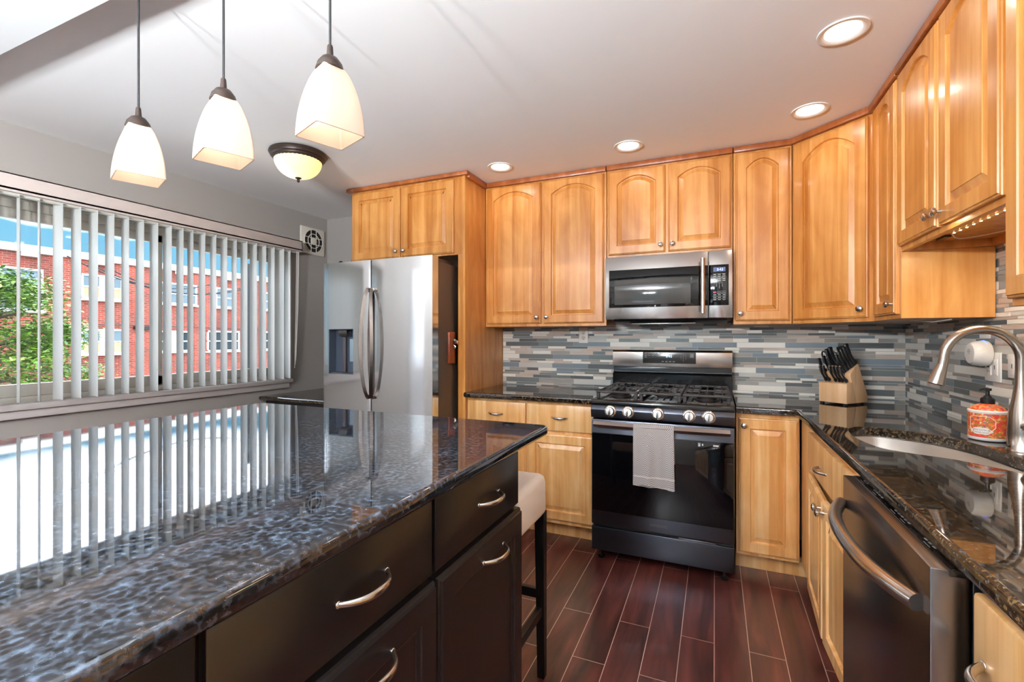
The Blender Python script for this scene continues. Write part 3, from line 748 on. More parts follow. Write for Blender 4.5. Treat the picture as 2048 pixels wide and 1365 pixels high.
# cooktop pan with rounded front lip
b = B(); b.prism([(-.01, .875), (-.022, .895), (-.02, .918), (-.008, .926), (.60, .926), (.66, .94), (.66, .88), (.0, .865)], -hw-.002, hw+.002, 'x', .003); b.build('cooktop', M['blk_enamel'], t)
# front control strip (slanted)
b = B(); b.prism([(-.018, .820), (-.030, .824), (-.034, .870), (-.024, .893), (.03, .893), (.03, .820)], -hw-.002, hw+.002, 'x', .003); cp = b.build('control_panel', M['black_steel'], t)
for kx in (-.264, -.165, -.004, .157, .254):
    b = B(); mx = Matrix.Rotation(PI/2-.12, 3, 'X')
    b.lathe([(.034, 0), (.034, .004), (.030, .008), (.028, .009)], 28, mx=mx); b.lathe([(.0255, .006), (.0235, .026), (.021, .0295), (.001, .030)], 28, mx=mx)
    b.box(-.0045, .0045, -.036, -.026, -.022, .023, .002)
    b.build('knob', M['nickel'], t, (kx, -.033, .866-.003), smooth=40)
# oven door
b = B(); b.box(-hw, hw, -.022, .03, .205, .812, .005); od = b.build('oven_door', M['black_steel'], t)
b = B(); b.box(-hw+.004, hw-.004, -.0245, -.018, .285, .735, .002); b.build('oven_glass', M['blk_glass'], od)
b = B(); pts = [(-.355+.71*i/24, -.058-.012*(1-(-1+2*i/24)**2), .791) for i in range(25)]
b.tube(pts, .0135, 4, sx=1.2, sy=1.25, up=(0, 0, 1)); b.box(-.352, -.328, -.066, -.018, .780, .802, .003); b.box(.328, .352, -.066, -.018, .780, .802, .003)
b.build('handle', M['steel_rg'], od, smooth=30)
text('SAMSUNG', .019, M['logo_dark'], 'logo_lettering', od, (.0, -.0228, .246), space=1.1)
# small marks on the glass, codes left out
b = B(); b.box(.200, .214, -.0252, -.0245, .704, .724); b.build('glass_print', M['print_dim'], od, smooth=0)
b = B(); b.box(.203, .211, -.0256, -.025, .707, .714); b.box(.219, .226, -.0252, -.0245, .709, .720)
b.box(.274, .300, -.0252, -.0245, .710, .718); b.build('glass_print', M['print'], od, smooth=0)
b = B(); b.box(-hw, hw, -.018, .03, .055, .19, .004); b.build('storage_drawer', M['black_steel'], t)
b = B(); b.box(-hw+.01, hw-.01, .0, .03, .188, .208); b.build('drawer_gap', M['dark_hole'], t, smooth=0)
b = B(); b.box(.10, .29, -.012, .0, .188, .197, .002); b.build('drawer_grip', M['chrome_dim'], t)
for sx_ in (-1, 1):
    B().lathe([(.022, 0), (.024, .006), (.010, .012), (.008, .05), (.008, .056)], 16).build('foot', M['blk_plastic'], t, (sx_*.33, .03, 0))
    B().lathe([(.022, 0), (.024, .006), (.010, .012), (.008, .05), (.008, .056)], 16).build('foot', M['blk_plastic'], t, (sx_*.33, .60, 0))
# backguard
b = B(); b.box(-hw-.012, hw+.012, .655, .725, .90, 1.035, .003); b.build('backguard', M['blk_enamel'], t, smooth=0)
b = B(); b.prism([(.650, 1.03), (.672, 1.045), (.668, 1.088), (.725, 1.088), (.725, 1.03)], -hw-.008, hw+.008, 'x', .002); b.build('vent_trim', M['blk_enamel'], t)
b = B(); b.prism([(.648, 1.083), (.652, 1.185), (.664, 1.199), (.728, 1.199), (.728, 1.083)], -hw-.012, hw+.012, 'x', .004); hd = b.build('display_head', M['steel_rg'], t)
b = B(); b.box(-.178, .166, .644, .652, 1.108, 1.185, .002); pn = b.build('display_panel', M['panel'], hd)
text('3:45', .024, M['digit'], 'clock_digits', pn, (-.004, .6435, 1.156))
text('1  2  3\n4  5  6\n7  8  9\n   0   ', .0125, M['print_dim'], 'keypad_lettering', pn, (.088, .6435, 1.146), space=1.1)
b = B()
for rr_, zz in enumerate((1.174, 1.160, 1.147)):
    for cc in range(4 if rr_ < 2 else 1): b.box(-.165+cc*.024, -.150+cc*.024, .6434, .6442, zz, zz+.004)
for cc in range(4): b.box(-.052+cc*.024, -.038+cc*.024, .6434, .6442, 1.118, 1.124)
b.box(.130, .152, .6434, .6442, 1.150, 1.178); b.build('panel_marks', M['print_dim'], pn, smooth=0)
# grates and burners
for gi, (gx0, gx1) in enumerate(((-.365, -.123), (-.117, .112), (.118, .362))):
    b = B(); gy0, gy1, gz = .05, .625, .968
    for yy in (gy0, gy1): b.box(gx0, gx1, yy-.008, yy+.008, gz-.010, gz+.003, .004)
    for xx in (gx0+.006, gx1-.006): b.box(xx-.007, xx+.007, gy0, gy1, gz-.012, gz, .004)
    b.box(gx0, gx1, .332, .344, gz-.010, gz, .003)
    for k in range(1, 6):
        xx = gx0+(gx1-gx0)*k/6
        for (ya, yb_) in ((gy0+.02, .15), (.235, .33), (.345, .44), (.52, gy1-.015)):
            b.box(xx-.004, xx+.004, ya, yb_, gz-.009, gz, .002)
    for k in (1, 3, 5, 7): yy = gy0+(gy1-gy0)*k/8; b.box(gx0, gx0+.085, yy-.004, yy+.004, gz-.009, gz, .002); b.box(gx1-.085, gx1, yy-.004, yy+.004, gz-.009, gz, .002)
    for xx in (gx0+.012, gx1-.012):
        for yy in (gy0+.005, gy1-.005): b.box(xx-.009, xx+.009, yy-.009, yy+.009, .926, gz-.004, .002)
    b.build('grate', M['iron'], t, smooth=0)
for bx_, by_, r_ in ((-.245, .19, .052), (-.245, .48, .040), (-.003, .335, .048), (.24, .19, .052), (.24, .48, .036)):
    B().lathe([(r_*1.2, 0), (r_*1.2, .006), (r_, .008), (r_, .018), (r_*.9, .024), (.001, .025)], 24).build('burner', M['iron'], t, (bx_, by_, .926))
# towel draped over the oven handle
tw = mat('towel_cloth', (176, 170, 168), .95); tt = tw.node_tree; mp = mapping(tt, (1, 1, 1)); ck = N(tt, 'ShaderNodeTexChecker'); ck.inputs['Scale'].default_value = 190
tt.links.new(mp.outputs[0], ck.inputs['Vector']); cc = mix(tt, lin((112, 110, 114)), lin((188, 180, 174)), ck.outputs['Fac']); tt.links.new(cc, P(tw).inputs['Base Color'])
nn = N(tt, 'ShaderNodeTexNoise'); nn.inputs['Scale'].default_value = 240; tt.links.new(mp.outputs[0], nn.inputs['Vector']); bump(tt, nn.outputs['Fac'], .5, .002, P(tw))
b = B(); n, L = 22, []
x0, x1 = -.128, .082
prof = [(-.047, .60), (-.045, .72), (-.048, .786), (-.054, .807), (-.066, .814), (-.080, .806), (-.0865, .785), (-.089, .72), (-.0895, .64), (-.088, .56), (-.087, .505), (-.087, .475)]
for j, (py, pz) in enumerate(prof):
    row = []
    for i in range(n+1):
        q = i/n; dn = max(0, (.80-pz))/.33
        wv = (.006*math.sin(q*11+.6)+.004*math.sin(q*23+2))*min(1, dn*1.6)
        if j < 3: wv *= -.3
        sx_ = x0+(x1-x0)*q+.008*dn*(q-.3)
        row.append((sx_, py+wv-(.004 if j > 5 else 0)*dn, pz+(.006*math.sin(q*5) if j == len(prof)-1 else 0)))
    L.append(row)
front = [[(p[0], p[1]-.0, p[2]) for p in r] for r in L]; th_ = .0025
vv = [[b.bm.verts.new(p) for p in r] for r in front]
for a, c_ in zip(vv, vv[1:]):
    for i in range(n): b.bm.faces.new((a[i], a[i+1], c_[i+1], c_[i]))
bmesh.ops.recalc_face_normals(b.bm, faces=b.bm.faces); bmesh.ops.solidify(b.bm, geom=b.bm.faces, thickness=th_)
o = b.build('kitchen_towel', tw, None, (-.283, 2.70, 0), smooth=70); tag(o, 'grey woven kitchen towel hanging over the oven door handle', 'towel')
b = B()
for zz in (.527, .532, .478): 
    b.tube([(x0+.004+(x1-x0-.002)*i/20+.008*.8*(i/20-.3), -.0895-.0045-(.006*math.sin(i/20*11+.6)+.004*math.sin(i/20*23+2))*-1-.002-.0008, zz) for i in range(21)], .0009, 5)
b.build('hem_stitching', mat('stitch_white', (230, 224, 218), .8), o)

# ------------------------------------------------------------------ microwave
t = thing('microwave', 'stainless over-the-range microwave with black window and vertical bar handle', 'microwave', (-.281, 3.05, CZ))
z0, z1 = .122, .526; hw = .377
b = B(); b.box(-hw+.004, hw-.004, .03, .395, z0+.0, z1-.004, .003); b.build('body', M['blk_enamel'], t, smooth=0)
b = B(); b.box(-hw, .243, 0, .032, z0, z1, .004); md = b.build('door', M['steel_rg'], t)
b = B(); b.box(.2455, hw, 0, .032, z0, z1, .004); mc = b.build('control_column', M['steel_rg'], t)
b = B(); b.box(-.353, .2425, -.002, .004, .197, .440, .0015); dg_ = b.build('window', M['mw_glass'], md)
b = B(); b.box(-.318, .145, -.0026, .0, .215, .375, .001); b.build('window_screen', M['mw_mesh'], md)
b = B(); b.box(.2455, .356, -.002, .004, .197, .440, .0015); b.box(.2455, .256, -.002, .004, .197, .44); kp = b.build('keypad', M['mw_glass'], mc)
b = B(); b.tube([(.214, -.042, .150), (.214, -.042, .478)], .0135, 16); b.cyl((.214, -.042, .19), (.214, .0, .19), .006); b.cyl((.214, -.042, .44), (.214, 0, .44), .006)
b.build('handle', M['nickel'], md)
b = B(); b.box(.272, .338, -.003, -.0015, .398, .424); b.build('display', M['lcd'], kp, smooth=0)
text('3:43', .021, M['digit'], 'clock_digits', kp, (.308, -.0032, .410))
b = B()
for rr_, zz in enumerate((.379, .368, .354, .343)):
    for cc in range(3): b.box(.272+cc*.025, .287+cc*.025, -.0028, -.0018, zz, zz+.004)
for zz in (.387, .362, .2505, .237): b.box(.268, .342, -.0026, -.0018, zz, zz+.0009)
for zz in (.258, .243, .229):
    for cc in range(3): b.box(.272+cc*.025, .288+cc*.025, -.0028, -.0018, zz, zz+.003)
b.box(.292, .341, -.0026, -.0018, .268, .2705); b.box(.292, .341, -.0026, -.0018, .2795, .2805)
b.build('keypad_marks', M['print'], kp, smooth=0)
text('1   2   3\n4   5   6\n7   8   9\n    0    ', .0095, M['print'], 'keypad_lettering', kp, (.305, -.003, .315), space=1.15)
b = B(); b.box(.271, .288, -.003, -.0018, .269, .280); b.build('stop_key', M['red_print'], kp, smooth=0)
b = B(); b.prism([(.03, z0), (.38, z0), (.38, z0-.022), (.10, z0-.03), (.04, z0-.012)], -.33, .35, 'x', .003); b.build('vent_base', M['blk_plastic'], t)
b = B(); b.box(-.22, .17, .06, .16, z0-.032, z0-.024, .002); b.build('grease_filter', M['chrome_dim'], t)

# ------------------------------------------------------------------ dishwasher
t = thing('dishwasher', 'dark stainless dishwasher with a long bowed bar handle, standing proud of the cabinets', 'dishwasher', (.350, 1.672, 0), -PI/2)
wd = .615
b = B(); b.box(.01, wd-.01, .062, .64, .10, .872, .002); b.box(.02, wd-.02, .12, .60, .0, .10); b.build('tub', M['blk_plastic'], t, smooth=0)
b = B(); b.box(0, wd, 0, .055, .115, .873, .0025); dd = b.build('door', M['steel_dw'], t, smooth=30)
b = B(); b.box(.004, wd+.0005, .026, .058, .862, .8748, .001); b.build('control_strip', M['blk_enamel'], t, smooth=0)
b = B()
for k, q in enumerate((.05, .075, .14, .16, .18, .20, .30, .32, .34, .36, .38, .47, .49, .51)):
    b.box(q, q+.012, .038, .042, .8748, .8752); 
    if k % 3 == 0: b.box(q, q+.03, .031, .0318, .8748, .8752)
b.build('control_marks', M['print_dim'], t, smooth=0)
b = B(); pts = []; n = 26
for i in range(n+1):
    q = -1+2*i/n; pts.append((wd/2+q*.283, -.010-.052*(1-abs(q)**2.4), .795))
b.tube(pts, .0165, 18, up=(0, 0, 1)); b.build('handle', M['nickel'], dd, smooth=50)
B().box(.02, wd-.02, .06, .075, 0, .1).build('toe_kick', M['blk_plastic'], t, smooth=0)

# ------------------------------------------------------------------ island
ZI1 = CZ-.312; ZI0 = ZI1-.034
IX, IYB, IXL = -.546, 1.602, -2.02
o = slab('island_countertop', [(IXL, -1.0), (IX, -1.0), (IX, IYB-.03), (IX-.009, IYB-.009), (IX-.03, IYB), (IXL+.03, IYB), (IXL+.009, IYB-.009), (IXL, IYB-.03)], ZI0, ZI1, M['granite_island'], None, .011)
tag(o, 'large polished dark granite island top reflecting the window blinds', 'countertop')
IFX = -.588; IYE = 1.375
cuts = [IYE, .883, .37, -.14, -.65]
for k in range(4):
    y1, y0 = cuts[k], cuts[k+1]
    lab = ['espresso island cabinet nearest the stool, with one drawer over a panelled door', 'espresso island cabinet with drawer and panelled door, second from the stool',
           'espresso island cabinet at the bottom left, third from the stool', 'espresso island cabinet furthest from the stool'][k]
    if k == 3: continue
    t = thing('island_cabinet', lab, 'cabinet', (IFX, y0, 0), PI/2)
    w_ = y1-y0
    b = B(); b.box(0.0005, w_-.0005, 0, .60, .10, ZI0-.002); b.box(.0, w_, .07, .6, 0, .10); b.build('body', M['espresso'], t, smooth=0)
    d_ = slab_front(t, .006, w_-.006, CZ-.523, ZI0-.012, M['espresso'], bev=.003, th=.016)
    pull_obj(d_, .03, .082, y=-.016, w_=.125, r=.0055, out=.034, drop=.0)
    dr = door(t, .004, w_-.004, .12, CZ-.536, M['espresso'], 0, None, fw=.062, panel='flat', y=0, th=.030)
    pull_obj(dr, .03, CZ-.536-.12-.055, y=-.030, w_=.125, r=.0055, out=.034)
t = thing('island_back_cabinet', 'plain espresso cabinet back forming the far side of the island', 'cabinet', (-1.2, -.65, 0))
b = B(); b.box(-.64, .008, 0, IYE+.65, .0, ZI0-.002, .002); b.build('body', M['espresso'], t, smooth=0)

# stool
t = thing('bar_stool', 'black wooden bar stool with a cream upholstered seat tucked beside the island', 'stool', (-.80, 1.535, 0))
sx, sy = .215, .150; zt_, zb2 = CZ-.512, CZ-.672
b = B(); b.box(-sx, sx, -sy, sy, zb2, zt_, .028, 4)
for v in b.bm.verts:
    if v.co.z > zt_-.03: v.co.z += .006*math.sin(v.co.x*14)*math.cos(v.co.y*9)
    else: v.co.x *= 1.0+.012*math.sin(v.co.z*60)
so = b.build('seat', M['seat'], t, smooth=70)
for sxx in (-1, 1):
    for syy in (-1, 1):
        b = B(); l0 = .018; xx, yy = sxx*(sx-.02), syy*(sy-.02)
        b.loft([[(xx+a*.014+sxx*.004, yy+c_*.014+syy*.004, 0) for a, c_ in ((-1, -1), (1, -1), (1, 1), (-1, 1))], [(xx+a*l0, yy+c_*l0, zb2+.02) for a, c_ in ((-1, -1), (1, -1), (1, 1), (-1, 1))]])
        b.build('leg', M['black_wood'], t, smooth=0)
for (a, c_, d_, e_, zz) in ((-sx+.03, sx-.03, sy-.033, sy-.013, .300), (-sx+.03, sx-.03, -sy+.013, -sy+.033, .300)):
    B().box(a, c_, d_, e_, zz, zz+.035, .002).build('stretcher', M['black_wood'], t, smooth=0)
for xx in (-sx+.022, sx-.022):
    B().box(xx-.011, xx+.011, -sy+.03, sy-.03, .235, .270, .002).build('stretcher', M['black_wood'], t, smooth=0)

# ------------------------------------------------------------------ low desk counter left of the fridge
t = thing('desk_cabinet', 'low desk cabinet with dark granite top in the corner left of the fridge', 'cabinet', (XL, 2.77, 0))
B().box(.004, .865, 0, YB-2.77-.004, .0, .768, .002).build('body', M['espresso'], t, smooth=0)
slab('desk_top', [(.003, -.065), (.03, -.075), (.862, -.075), (.862, YB-2.77-.003), (.003, YB-2.77-.003)], .77, .803, M['granite'], None, .013, t)
# fan grille
t = thing('vent_fan', 'square off-white wall vent fan with a round black grille high on the window wall', 'vent fan', (XL, 3.262, CZ+.905))
b = B(); b.box(0, .018, -.143, .143, -.125, .125, .012, 3); b.build('cover', M['beige_plastic'], t)
B().lathe([(.105, 0), (.105, .004), (.001, .004)], 36, mx=Matrix.Rotation(PI/2, 3, 'Y')).build('opening', M['dark_hole'], t, (.0165, 0, 0))
b = B(); mx = Matrix.Rotation(PI/2, 3, 'Y')
for r_ in (.066, .106):
    pts = [(.023, r_*math.cos(2*PI*i/36), r_*math.sin(2*PI*i/36)) for i in range(37)]; b.tube(pts, .0035, 6)
for q in (-.030, .030):
    hh = math.sqrt(.106**2-q*q); b.tube([(.023, q, -hh), (.023, q, hh)], .0033, 6); b.tube([(.023, -hh, q), (.023, hh, q)], .0033, 6)
b.lathe([(.034, .018), (.034, .027), (.028, .030), (.005, .031), (.001, .028)], 24, mx=mx); b.build('grille', M['beige_plastic'], t)
# dark iron scroll on the back wall above the fridge
t = thing('iron_scroll', 'dark metal scroll ornament half hidden behind the fridge and its cabinet', 'ornament', (-3.04, 3.43, CZ+.65))
b = B()
for r_ in (.115, .128, .141, .152):
    b.tube([(.04+r_*math.cos(a), 0, r_*math.sin(a)) for a in [PI*(.42+.62*i/16) for i in range(17)]], .0035, 6)
b.build('scroll', M['iron'], t)
b = B(); b.lathe([(.035, 0), (.038, .01), (.02, .03), (.001, .035)], 16, mx=Matrix.Rotation(PI/2, 3, 'X')); b.build('boss', M['iron'], t, (-.235, 0.018, .05))

# ------------------------------------------------------------------ outlets
def outlet(label, cat, loc, rz_, w_=.072, h_=.115, kinds=('duplex',), z=0):
    t = thing('outlet_plate' if 'duplex' in kinds or 'gfci' in kinds else 'switch_plate', label, cat, loc, rz_)
    B().box(-w_/2, w_/2, -.006, 0, -h_/2, h_/2, .003).build('plate', M['white_plastic'], t)
    n = len(kinds)
    for i, k in enumerate(kinds):
        cx = (i-(n-1)/2)*.046
        if k == 'duplex':
            for dz in (-.02, .02):
                b = B(); b.lathe([(.0165, 0), (.0165, .0015), (.001, .0015)], 20, o=(cx, -.006, dz), mx=Matrix.Rotation(PI/2, 3, 'X')); f_ = b.build('socket', M['beige_plastic'], t)
                b = B()
                for sx_ in (-.006, .006): b.box(cx+sx_-.0011, cx+sx_+.0011, -.0082, -.007, dz+.001, dz+.009)
                b.sphere((cx, -.0075, dz-.007), .0028, (1, .3, 1), 8); b.build('slot', M['dark_hole'], f_, smooth=0)
        else:
            b = B(); b.box(cx-.0165, cx+.0165, -.0085, -.005, -.033, .033, .001); f_ = b.build('socket' if k == 'gfci' else 'rocker', M['white_plastic'], t)
            b = B()
            if k == 'gfci':
                for dz in (-.022, .022):
                    for sx_ in (-.006, .006): b.box(cx+sx_-.0011, cx+sx_+.0011, -.0092, -.008, dz, dz+.008)
                b.box(cx-.007, cx+.007, -.0095, -.008, -.003, .003); b.build('slot', M['dark_hole'], f_, smooth=0)
                B().box(cx-.007, cx+.007, -.0096, -.008, .004, .009).build('reset_button', M['red_print'], f_, smooth=0)
            else:
                b.box(cx-.0015, cx+.0015, -.0095, -.008, -.008, .008); b.build('slot', M['dark_hole'], f_, smooth=0)
    return t
outlet('white duplex wall outlet in the mosaic tile left of the range', 'outlet', (-.907, YB-.0095, CZ+.022), 0)
outlet('white double wall plate with GFCI outlet and switch beside the faucet', 'outlet', (XR-.0095, 2.486, CZ-.115), -PI/2, .118, .118, ('gfci', 'switch'))
outlet('small white blank wall plate partly behind the faucet', 'switch', (XR-.0095, 2.345, CZ-.105), -PI/2, .07, .09, ('switch',))
# round plug-in alarm
t = thing('plug_in_alarm', 'round white plug-in alarm with blue glow, plugged in above the soap', 'alarm', (XR-.02, 2.512, CZ-.062), -PI/2)
mx = Matrix.Rotation(PI/2, 3, 'X')
B().lathe([(.050, 0), (.052, .006), (.052, .022), (.048, .046), (.040, .056), (.001, .058)], 36, mx=mx).build('housing', M['white_plastic'], t, smooth=40)
B().box(-.02, .02, -.001, .010, -.02, .02).build('plug', M['white_plastic'], t, smooth=0)
b = B()
for i in range(7):
    a = 2*PI*i/6; r_ = 0 if i == 6 else .008; b.sphere((r_*math.cos(a)+.0, -.058, .008+r_*math.sin(a)), .0018, (1, .4, 1), 6)
b.build('speaker_holes', M['dark_hole'], t)
b = B(); b.tube([(.0525*math.cos(a), -.014, .0525*math.sin(a)) for a in [PI*(.30+.28*i/8) for i in range(9)]], .002, 6); b.build('status_light', M['blue_led'], t)

# ------------------------------------------------------------------ faucet
t = thing('faucet', 'brushed nickel gooseneck pull-down faucet behind the sink', 'faucet', (.912, 2.05, ZS1))
b = B(); b.lathe([(.036, 0), (.036, .008), (.033, .012), (.034, .06), (.031, .12), (.022, .17), (.0165, .22), (.015, .262)], 28); b.build('base', M['faucet'], t, smooth=50)
R_ = .098; pts = [(0, 0, .26)]
zc_ = .298
for i in range(22): a = PI*i/21*1.0; pts.append((-R_+R_*math.cos(a), 0, zc_+R_*1.02*math.sin(a)))
pts.append((-2*R_-.004, 0, .275))
b = B(); b.tube(pts, .0148, 16, up=(0, 1, 0)); b.build('spout', M['faucet'], t, smooth=60)
b = B(); a0 = Vector((-2*R_-.004, 0, .277)); a1 = Vector((-2*R_-.022, 0, .212))
b.tube([a0, a0.lerp(a1, .5), a1], [.0152, .019, .0245], 20, up=(0, 1, 0)); sh = b.build('spray_head', M['faucet'], t, smooth=50)
b = B(); dv = (a1-a0).normalized(); b.tube([a1, a1+dv*.003], [.021, .020], 20, up=(0, 1, 0)); b.build('spray_face', M['blk_plastic'], sh)
b = B(); b.tube([(0, -.03, .085), (-.004, -.05, .088), (-.02, -.105, .098), (-.04, -.15, .108)], [.016, .017, .0125, .006], 14, up=(0, 0, 1)); b.build('lever', M['faucet'], t, smooth=60)
B().sphere((-.034, -.004, .018), .005).build('indicator', M['dark_hole'], t)

# ------------------------------------------------------------------ soap bottle
sm = mat('soap_label', (200, 70, 50), .3); tt = sm.node_tree; mp = mapping(tt, (1, 1, 1))
v1 = N(tt, 'ShaderNodeTexVoronoi'); v1.inputs['Scale'].default_value = 95; tt.links.new(mp.outputs[0], v1.inputs['Vector'])
v2 = N(tt, 'ShaderNodeTexVoronoi'); v2.inputs['Scale'].default_value = 150; tt.links.new(mp.outputs[0], v2.inputs['Vector'])
sx1 = N(tt, 'ShaderNodeSeparateXYZ'); tt.links.new(v2.outputs['Color'], sx1.inputs[0])
c1 = ramp(tt, [(0, lin((226, 180, 70))), (.22, lin((120, 110, 30))), (.36, lin((214, 128, 50))), (.55, lin((206, 60, 50))), (1, lin((196, 44, 60)))], v1.outputs['Distance'])
c2 = ramp(tt, [(0, lin((212, 66, 52))), (.42, lin((228, 120, 48))), (.58, lin((240, 222, 190))), (.66, lin((110, 130, 50))), (.78, lin((70, 90, 130))), (.84, lin((232, 170, 80)))], sx1.outputs['X'], 'CONSTANT')
c3 = mix(tt, c1.outputs[0], c2.outputs[0], .6); tt.links.new(c3, P(sm).inputs['Base Color'])
t = thing('soap_bottle', 'ornate red and orange hand soap bottle with black pump, behind the sink', 'soap bottle', (.905, 2.238, ZS1+.001))
b = B(); RB = .053
b.mi = 1; b.lathe([(.040, 0), (RB-.003, .002), (RB, .006), (RB, .013)], 40, cap=True)
b.mi = 0; b.lathe([(RB+.0003, .013), (RB+.0003, .098)], 40, cap=False)
b.mi = 1; b.lathe([(RB, .098), (RB+.0012, .101), (RB+.0012, .106), (RB-.003, .109)], 40, cap=False)
b.mi = 0; b.lathe([(RB-.003, .109), (.042, .119), (.030, .126), (.020, .130), (.018, .131)], 40, cap=True)
b.build('bottle', [sm, M['white_plastic']], t, smooth=40)
b = B(); b.lathe([(.0195, .130), (.0200, .132), (.0200, .148), (.017, .149), (.017, .152), (.012, .153), (.010, .158), (.006, .160), (.006, .176), (.011, .178), (.011, .186), (.001, .187)], 24)
b.tube([(0, 0, .183), (-.018, -.016, .184), (-.030, -.024, .181)], [.006, .004, .003], 8); b.build('pump', M['blk_plastic'], t, smooth=40)
# curved paper label toward the camera
aim = math.atan2(-.95, -.36)-.33
b = B(); n = 20; ring = []
for i in range(n):
    a = 2*PI*i/n; ring.append((.030*math.cos(a)*(1+.06*math.cos(a*6)), .0125*math.sin(a)*(1+.1*math.cos(a*6))))
def bendp(u, z, r_=RB+.0008): a = aim+u/RB; return (r_*math.cos(a), r_*math.sin(a), .036+z)
cen = b.bm.verts.new(bendp(0, 0)); rv = [b.bm.verts.new(bendp(*p)) for p in ring]; rv0 = [b.bm.verts.new(bendp(p[0]*.5, p[1]*.5)) for p in ring]
for i in range(n):
    j = (i+1) % n; b.bm.faces.new((rv[i], rv[j], rv0[j], rv0[i])); b.bm.faces.new((rv0[i], rv0[j], cen))
b.build('paper_label', M['white_plastic'], t, smooth=0)
ink = mat('label_ink', (70, 74, 110), .6)
for body_, sz, zz in (('IAN CITRUS', .0088, .0395), ('HAND SOAP', .0072, .031)):
    o = text(body_, sz, ink, 'label_lettering', t, (0, 0, 0), (0, 0, 0), ext=.0001)
    for v in o.data.vertices: v.co = Vector(bendp(v.co.x, v.co.y, RB+.0013))+Vector((0, 0, zz-.036))
# octagonal panel frame on the label
b = B(); oc = [(-.038, .025), (-.038, -.012), (-.028, -.026), (.018, -.026), (.033, -.008), (.033, .016), (.018, .030), (-.028, .030)]
oc = [(p[0]+.004, p[1]+.022) for p in oc]; oc.append(oc[0]); pts = []
for p, q in zip(oc, oc[1:]):
    for k in range(5): pts.append(bendp(p[0]+(q[0]-p[0])*k/5, p[1]+(q[1]-p[1])*k/5, RB+.0006))
b.tube(pts+[pts[0]], .0011, 5); b.build('label_border', mat('border_cream', (238, 214, 180), .5), t)

# ------------------------------------------------------------------ knife block and its knives
ka = math.radians(-42); KB = Vector((.545, 3.150, ZS1))
t = thing('knife_block', 'light wood knife block in the counter corner, full of black-handled knives', 'knife block', tuple(KB), ka)
KW = .148
b = B(); b.prism([(0, .010), (0, .118), (.050, .126), (.062, .118), (.092, .010)], 0, KW, 'x', .0015); b.build('front_block', M['block'], t, smooth=30)
b = B(); b.prism([(.0935, .010), (.035, .160), (.034, .172), (.098, .226), (.110, .222), (.196, .040), (.190, .014), (.182, .010)], 0, KW, 'x', .002); b.build('rear_block', M['block'], t, smooth=30)
for px_ in (.012, KW-.012):
    for py_ in (.012, .170): B().box(px_-.008, px_+.008, py_-.008, py_+.008, 0, .011).build('foot', M['blk_plastic'], t, smooth=0)
Kmx = Matrix.Translation(KB) @ Matrix.Rotation(ka, 4, 'Z')
def knife(label, name, lx, ly, lz, ln, wd_, group, tilt=.36, side=-.16, curl=.010, cat='knife'):
    wd_ *= 1.12
    p = Kmx @ Vector((lx, ly, lz)); t = thing(name, label, cat, tuple(p), ka, group)
    d = Vector((side, -math.sin(tilt), math.cos(tilt))).normalized()
    nb = Vector((0, -math.cos(tilt), -math.sin(tilt)))      # belly direction
    b = B(); pts = []; rs = []
    for i in range(13):
        q = i/12; pts.append(d*(ln*q+.010)+nb*(curl*math.sin(PI*q*1.1-.5))*.8); rs.append(wd_*(.40+.08*math.cos(q*9)+(.16 if q > .85 else 0)+(.1 if q < .1 else 0)))
    rs[-1] *= .72
    b.tube(pts, rs, 10, sx=.62, sy=1.15, up=tuple(nb)); b.build('handle', M['blk_plastic'], t, smooth=60)
    b = B(); b.tube([d*-.012, d*.011], [wd_*.34, wd_*.45], 8, sx=.5, sy=1.1, up=tuple(nb)); b.build('bolster', M['nickel'], t, smooth=50)
    b = B()
    for q in (.25, .55, .85): c_ = d*(ln*q+.010)+nb*(curl*math.sin(PI*q*1.1-.5))*.8; b.cyl(c_+Vector((-wd_*.34, 0, 0)), c_+Vector((wd_*.34, 0, 0)), .0018, n=8)
    b.build('rivet', M['nickel'], t)
    if name == 'steak_knife': B().sphere(tuple(pts[-1]), wd_*.42, (.8, 1, 1), 10).build('end_cap', M['nickel'], t)
    return t
for i, x_ in enumerate((.026, .044, .078, .097, .114, .134)):
    knife('steak knife in the front row of the block, %s' % ['leftmost', 'second from left', 'third from left', 'fourth from left', 'fifth from left', 'rightmost'][i],
          'steak_knife', x_, .028, .120, .088, .017, 'steak knives in the front row of the block', tilt=.30, side=-.20)
big = [(.118, .042, .172, .105, .024, 'front-most of the right-hand stair of five large knives'), (.124, .056, .184, .112, .026, 'second large knife up the right-hand stair'), (.130, .070, .196, .115, .026, 'middle large knife of the right-hand stair'), (.136, .084, .208, .118, .028, 'fourth large knife up the right-hand stair'), (.140, .096, .218, .122, .028, 'topmost and rearmost knife on the right side'),
       (.012, .044, .168, .085, .022, 'far left utility knife in front of the scissors'), (.028, .060, .182, .085, .022, 'utility knife second from the left edge'), (.066, .048, .176, .10, .024, 'single knife in the middle between the scissors loops'),
       (.050, .094, .214, .105, .028, 'large knife at the back left behind the scissors'), (.036, .086, .208, .100, .028, 'large knife at the back left, shorter of the two behind the scissors')]
for (x_, y_, z_, ln, wd_, lb) in big:
    knife(lb, 'kitchen_knife', x_, y_, z_, ln, wd_, 'large knives in the block', tilt=.36, side=-.20)
t = thing('honing_steel', 'thick round black handle of the honing steel at the back of the block', 'honing steel', tuple(Kmx @ Vector((.092, .094, .214))), ka)
d = Vector((-.12, -math.sin(.33), math.cos(.33))).normalized()
B().tube([d*-.01, d*.02, d*.10, d*.112], [.010, .012, .017, .0165], 16).build('handle', M['blk_plastic'], t)
t = thing('kitchen_scissors', 'black kitchen scissors with oval loop handles in the knife block', 'scissors', tuple(Kmx @ Vector((.058, .070, .196))), ka)
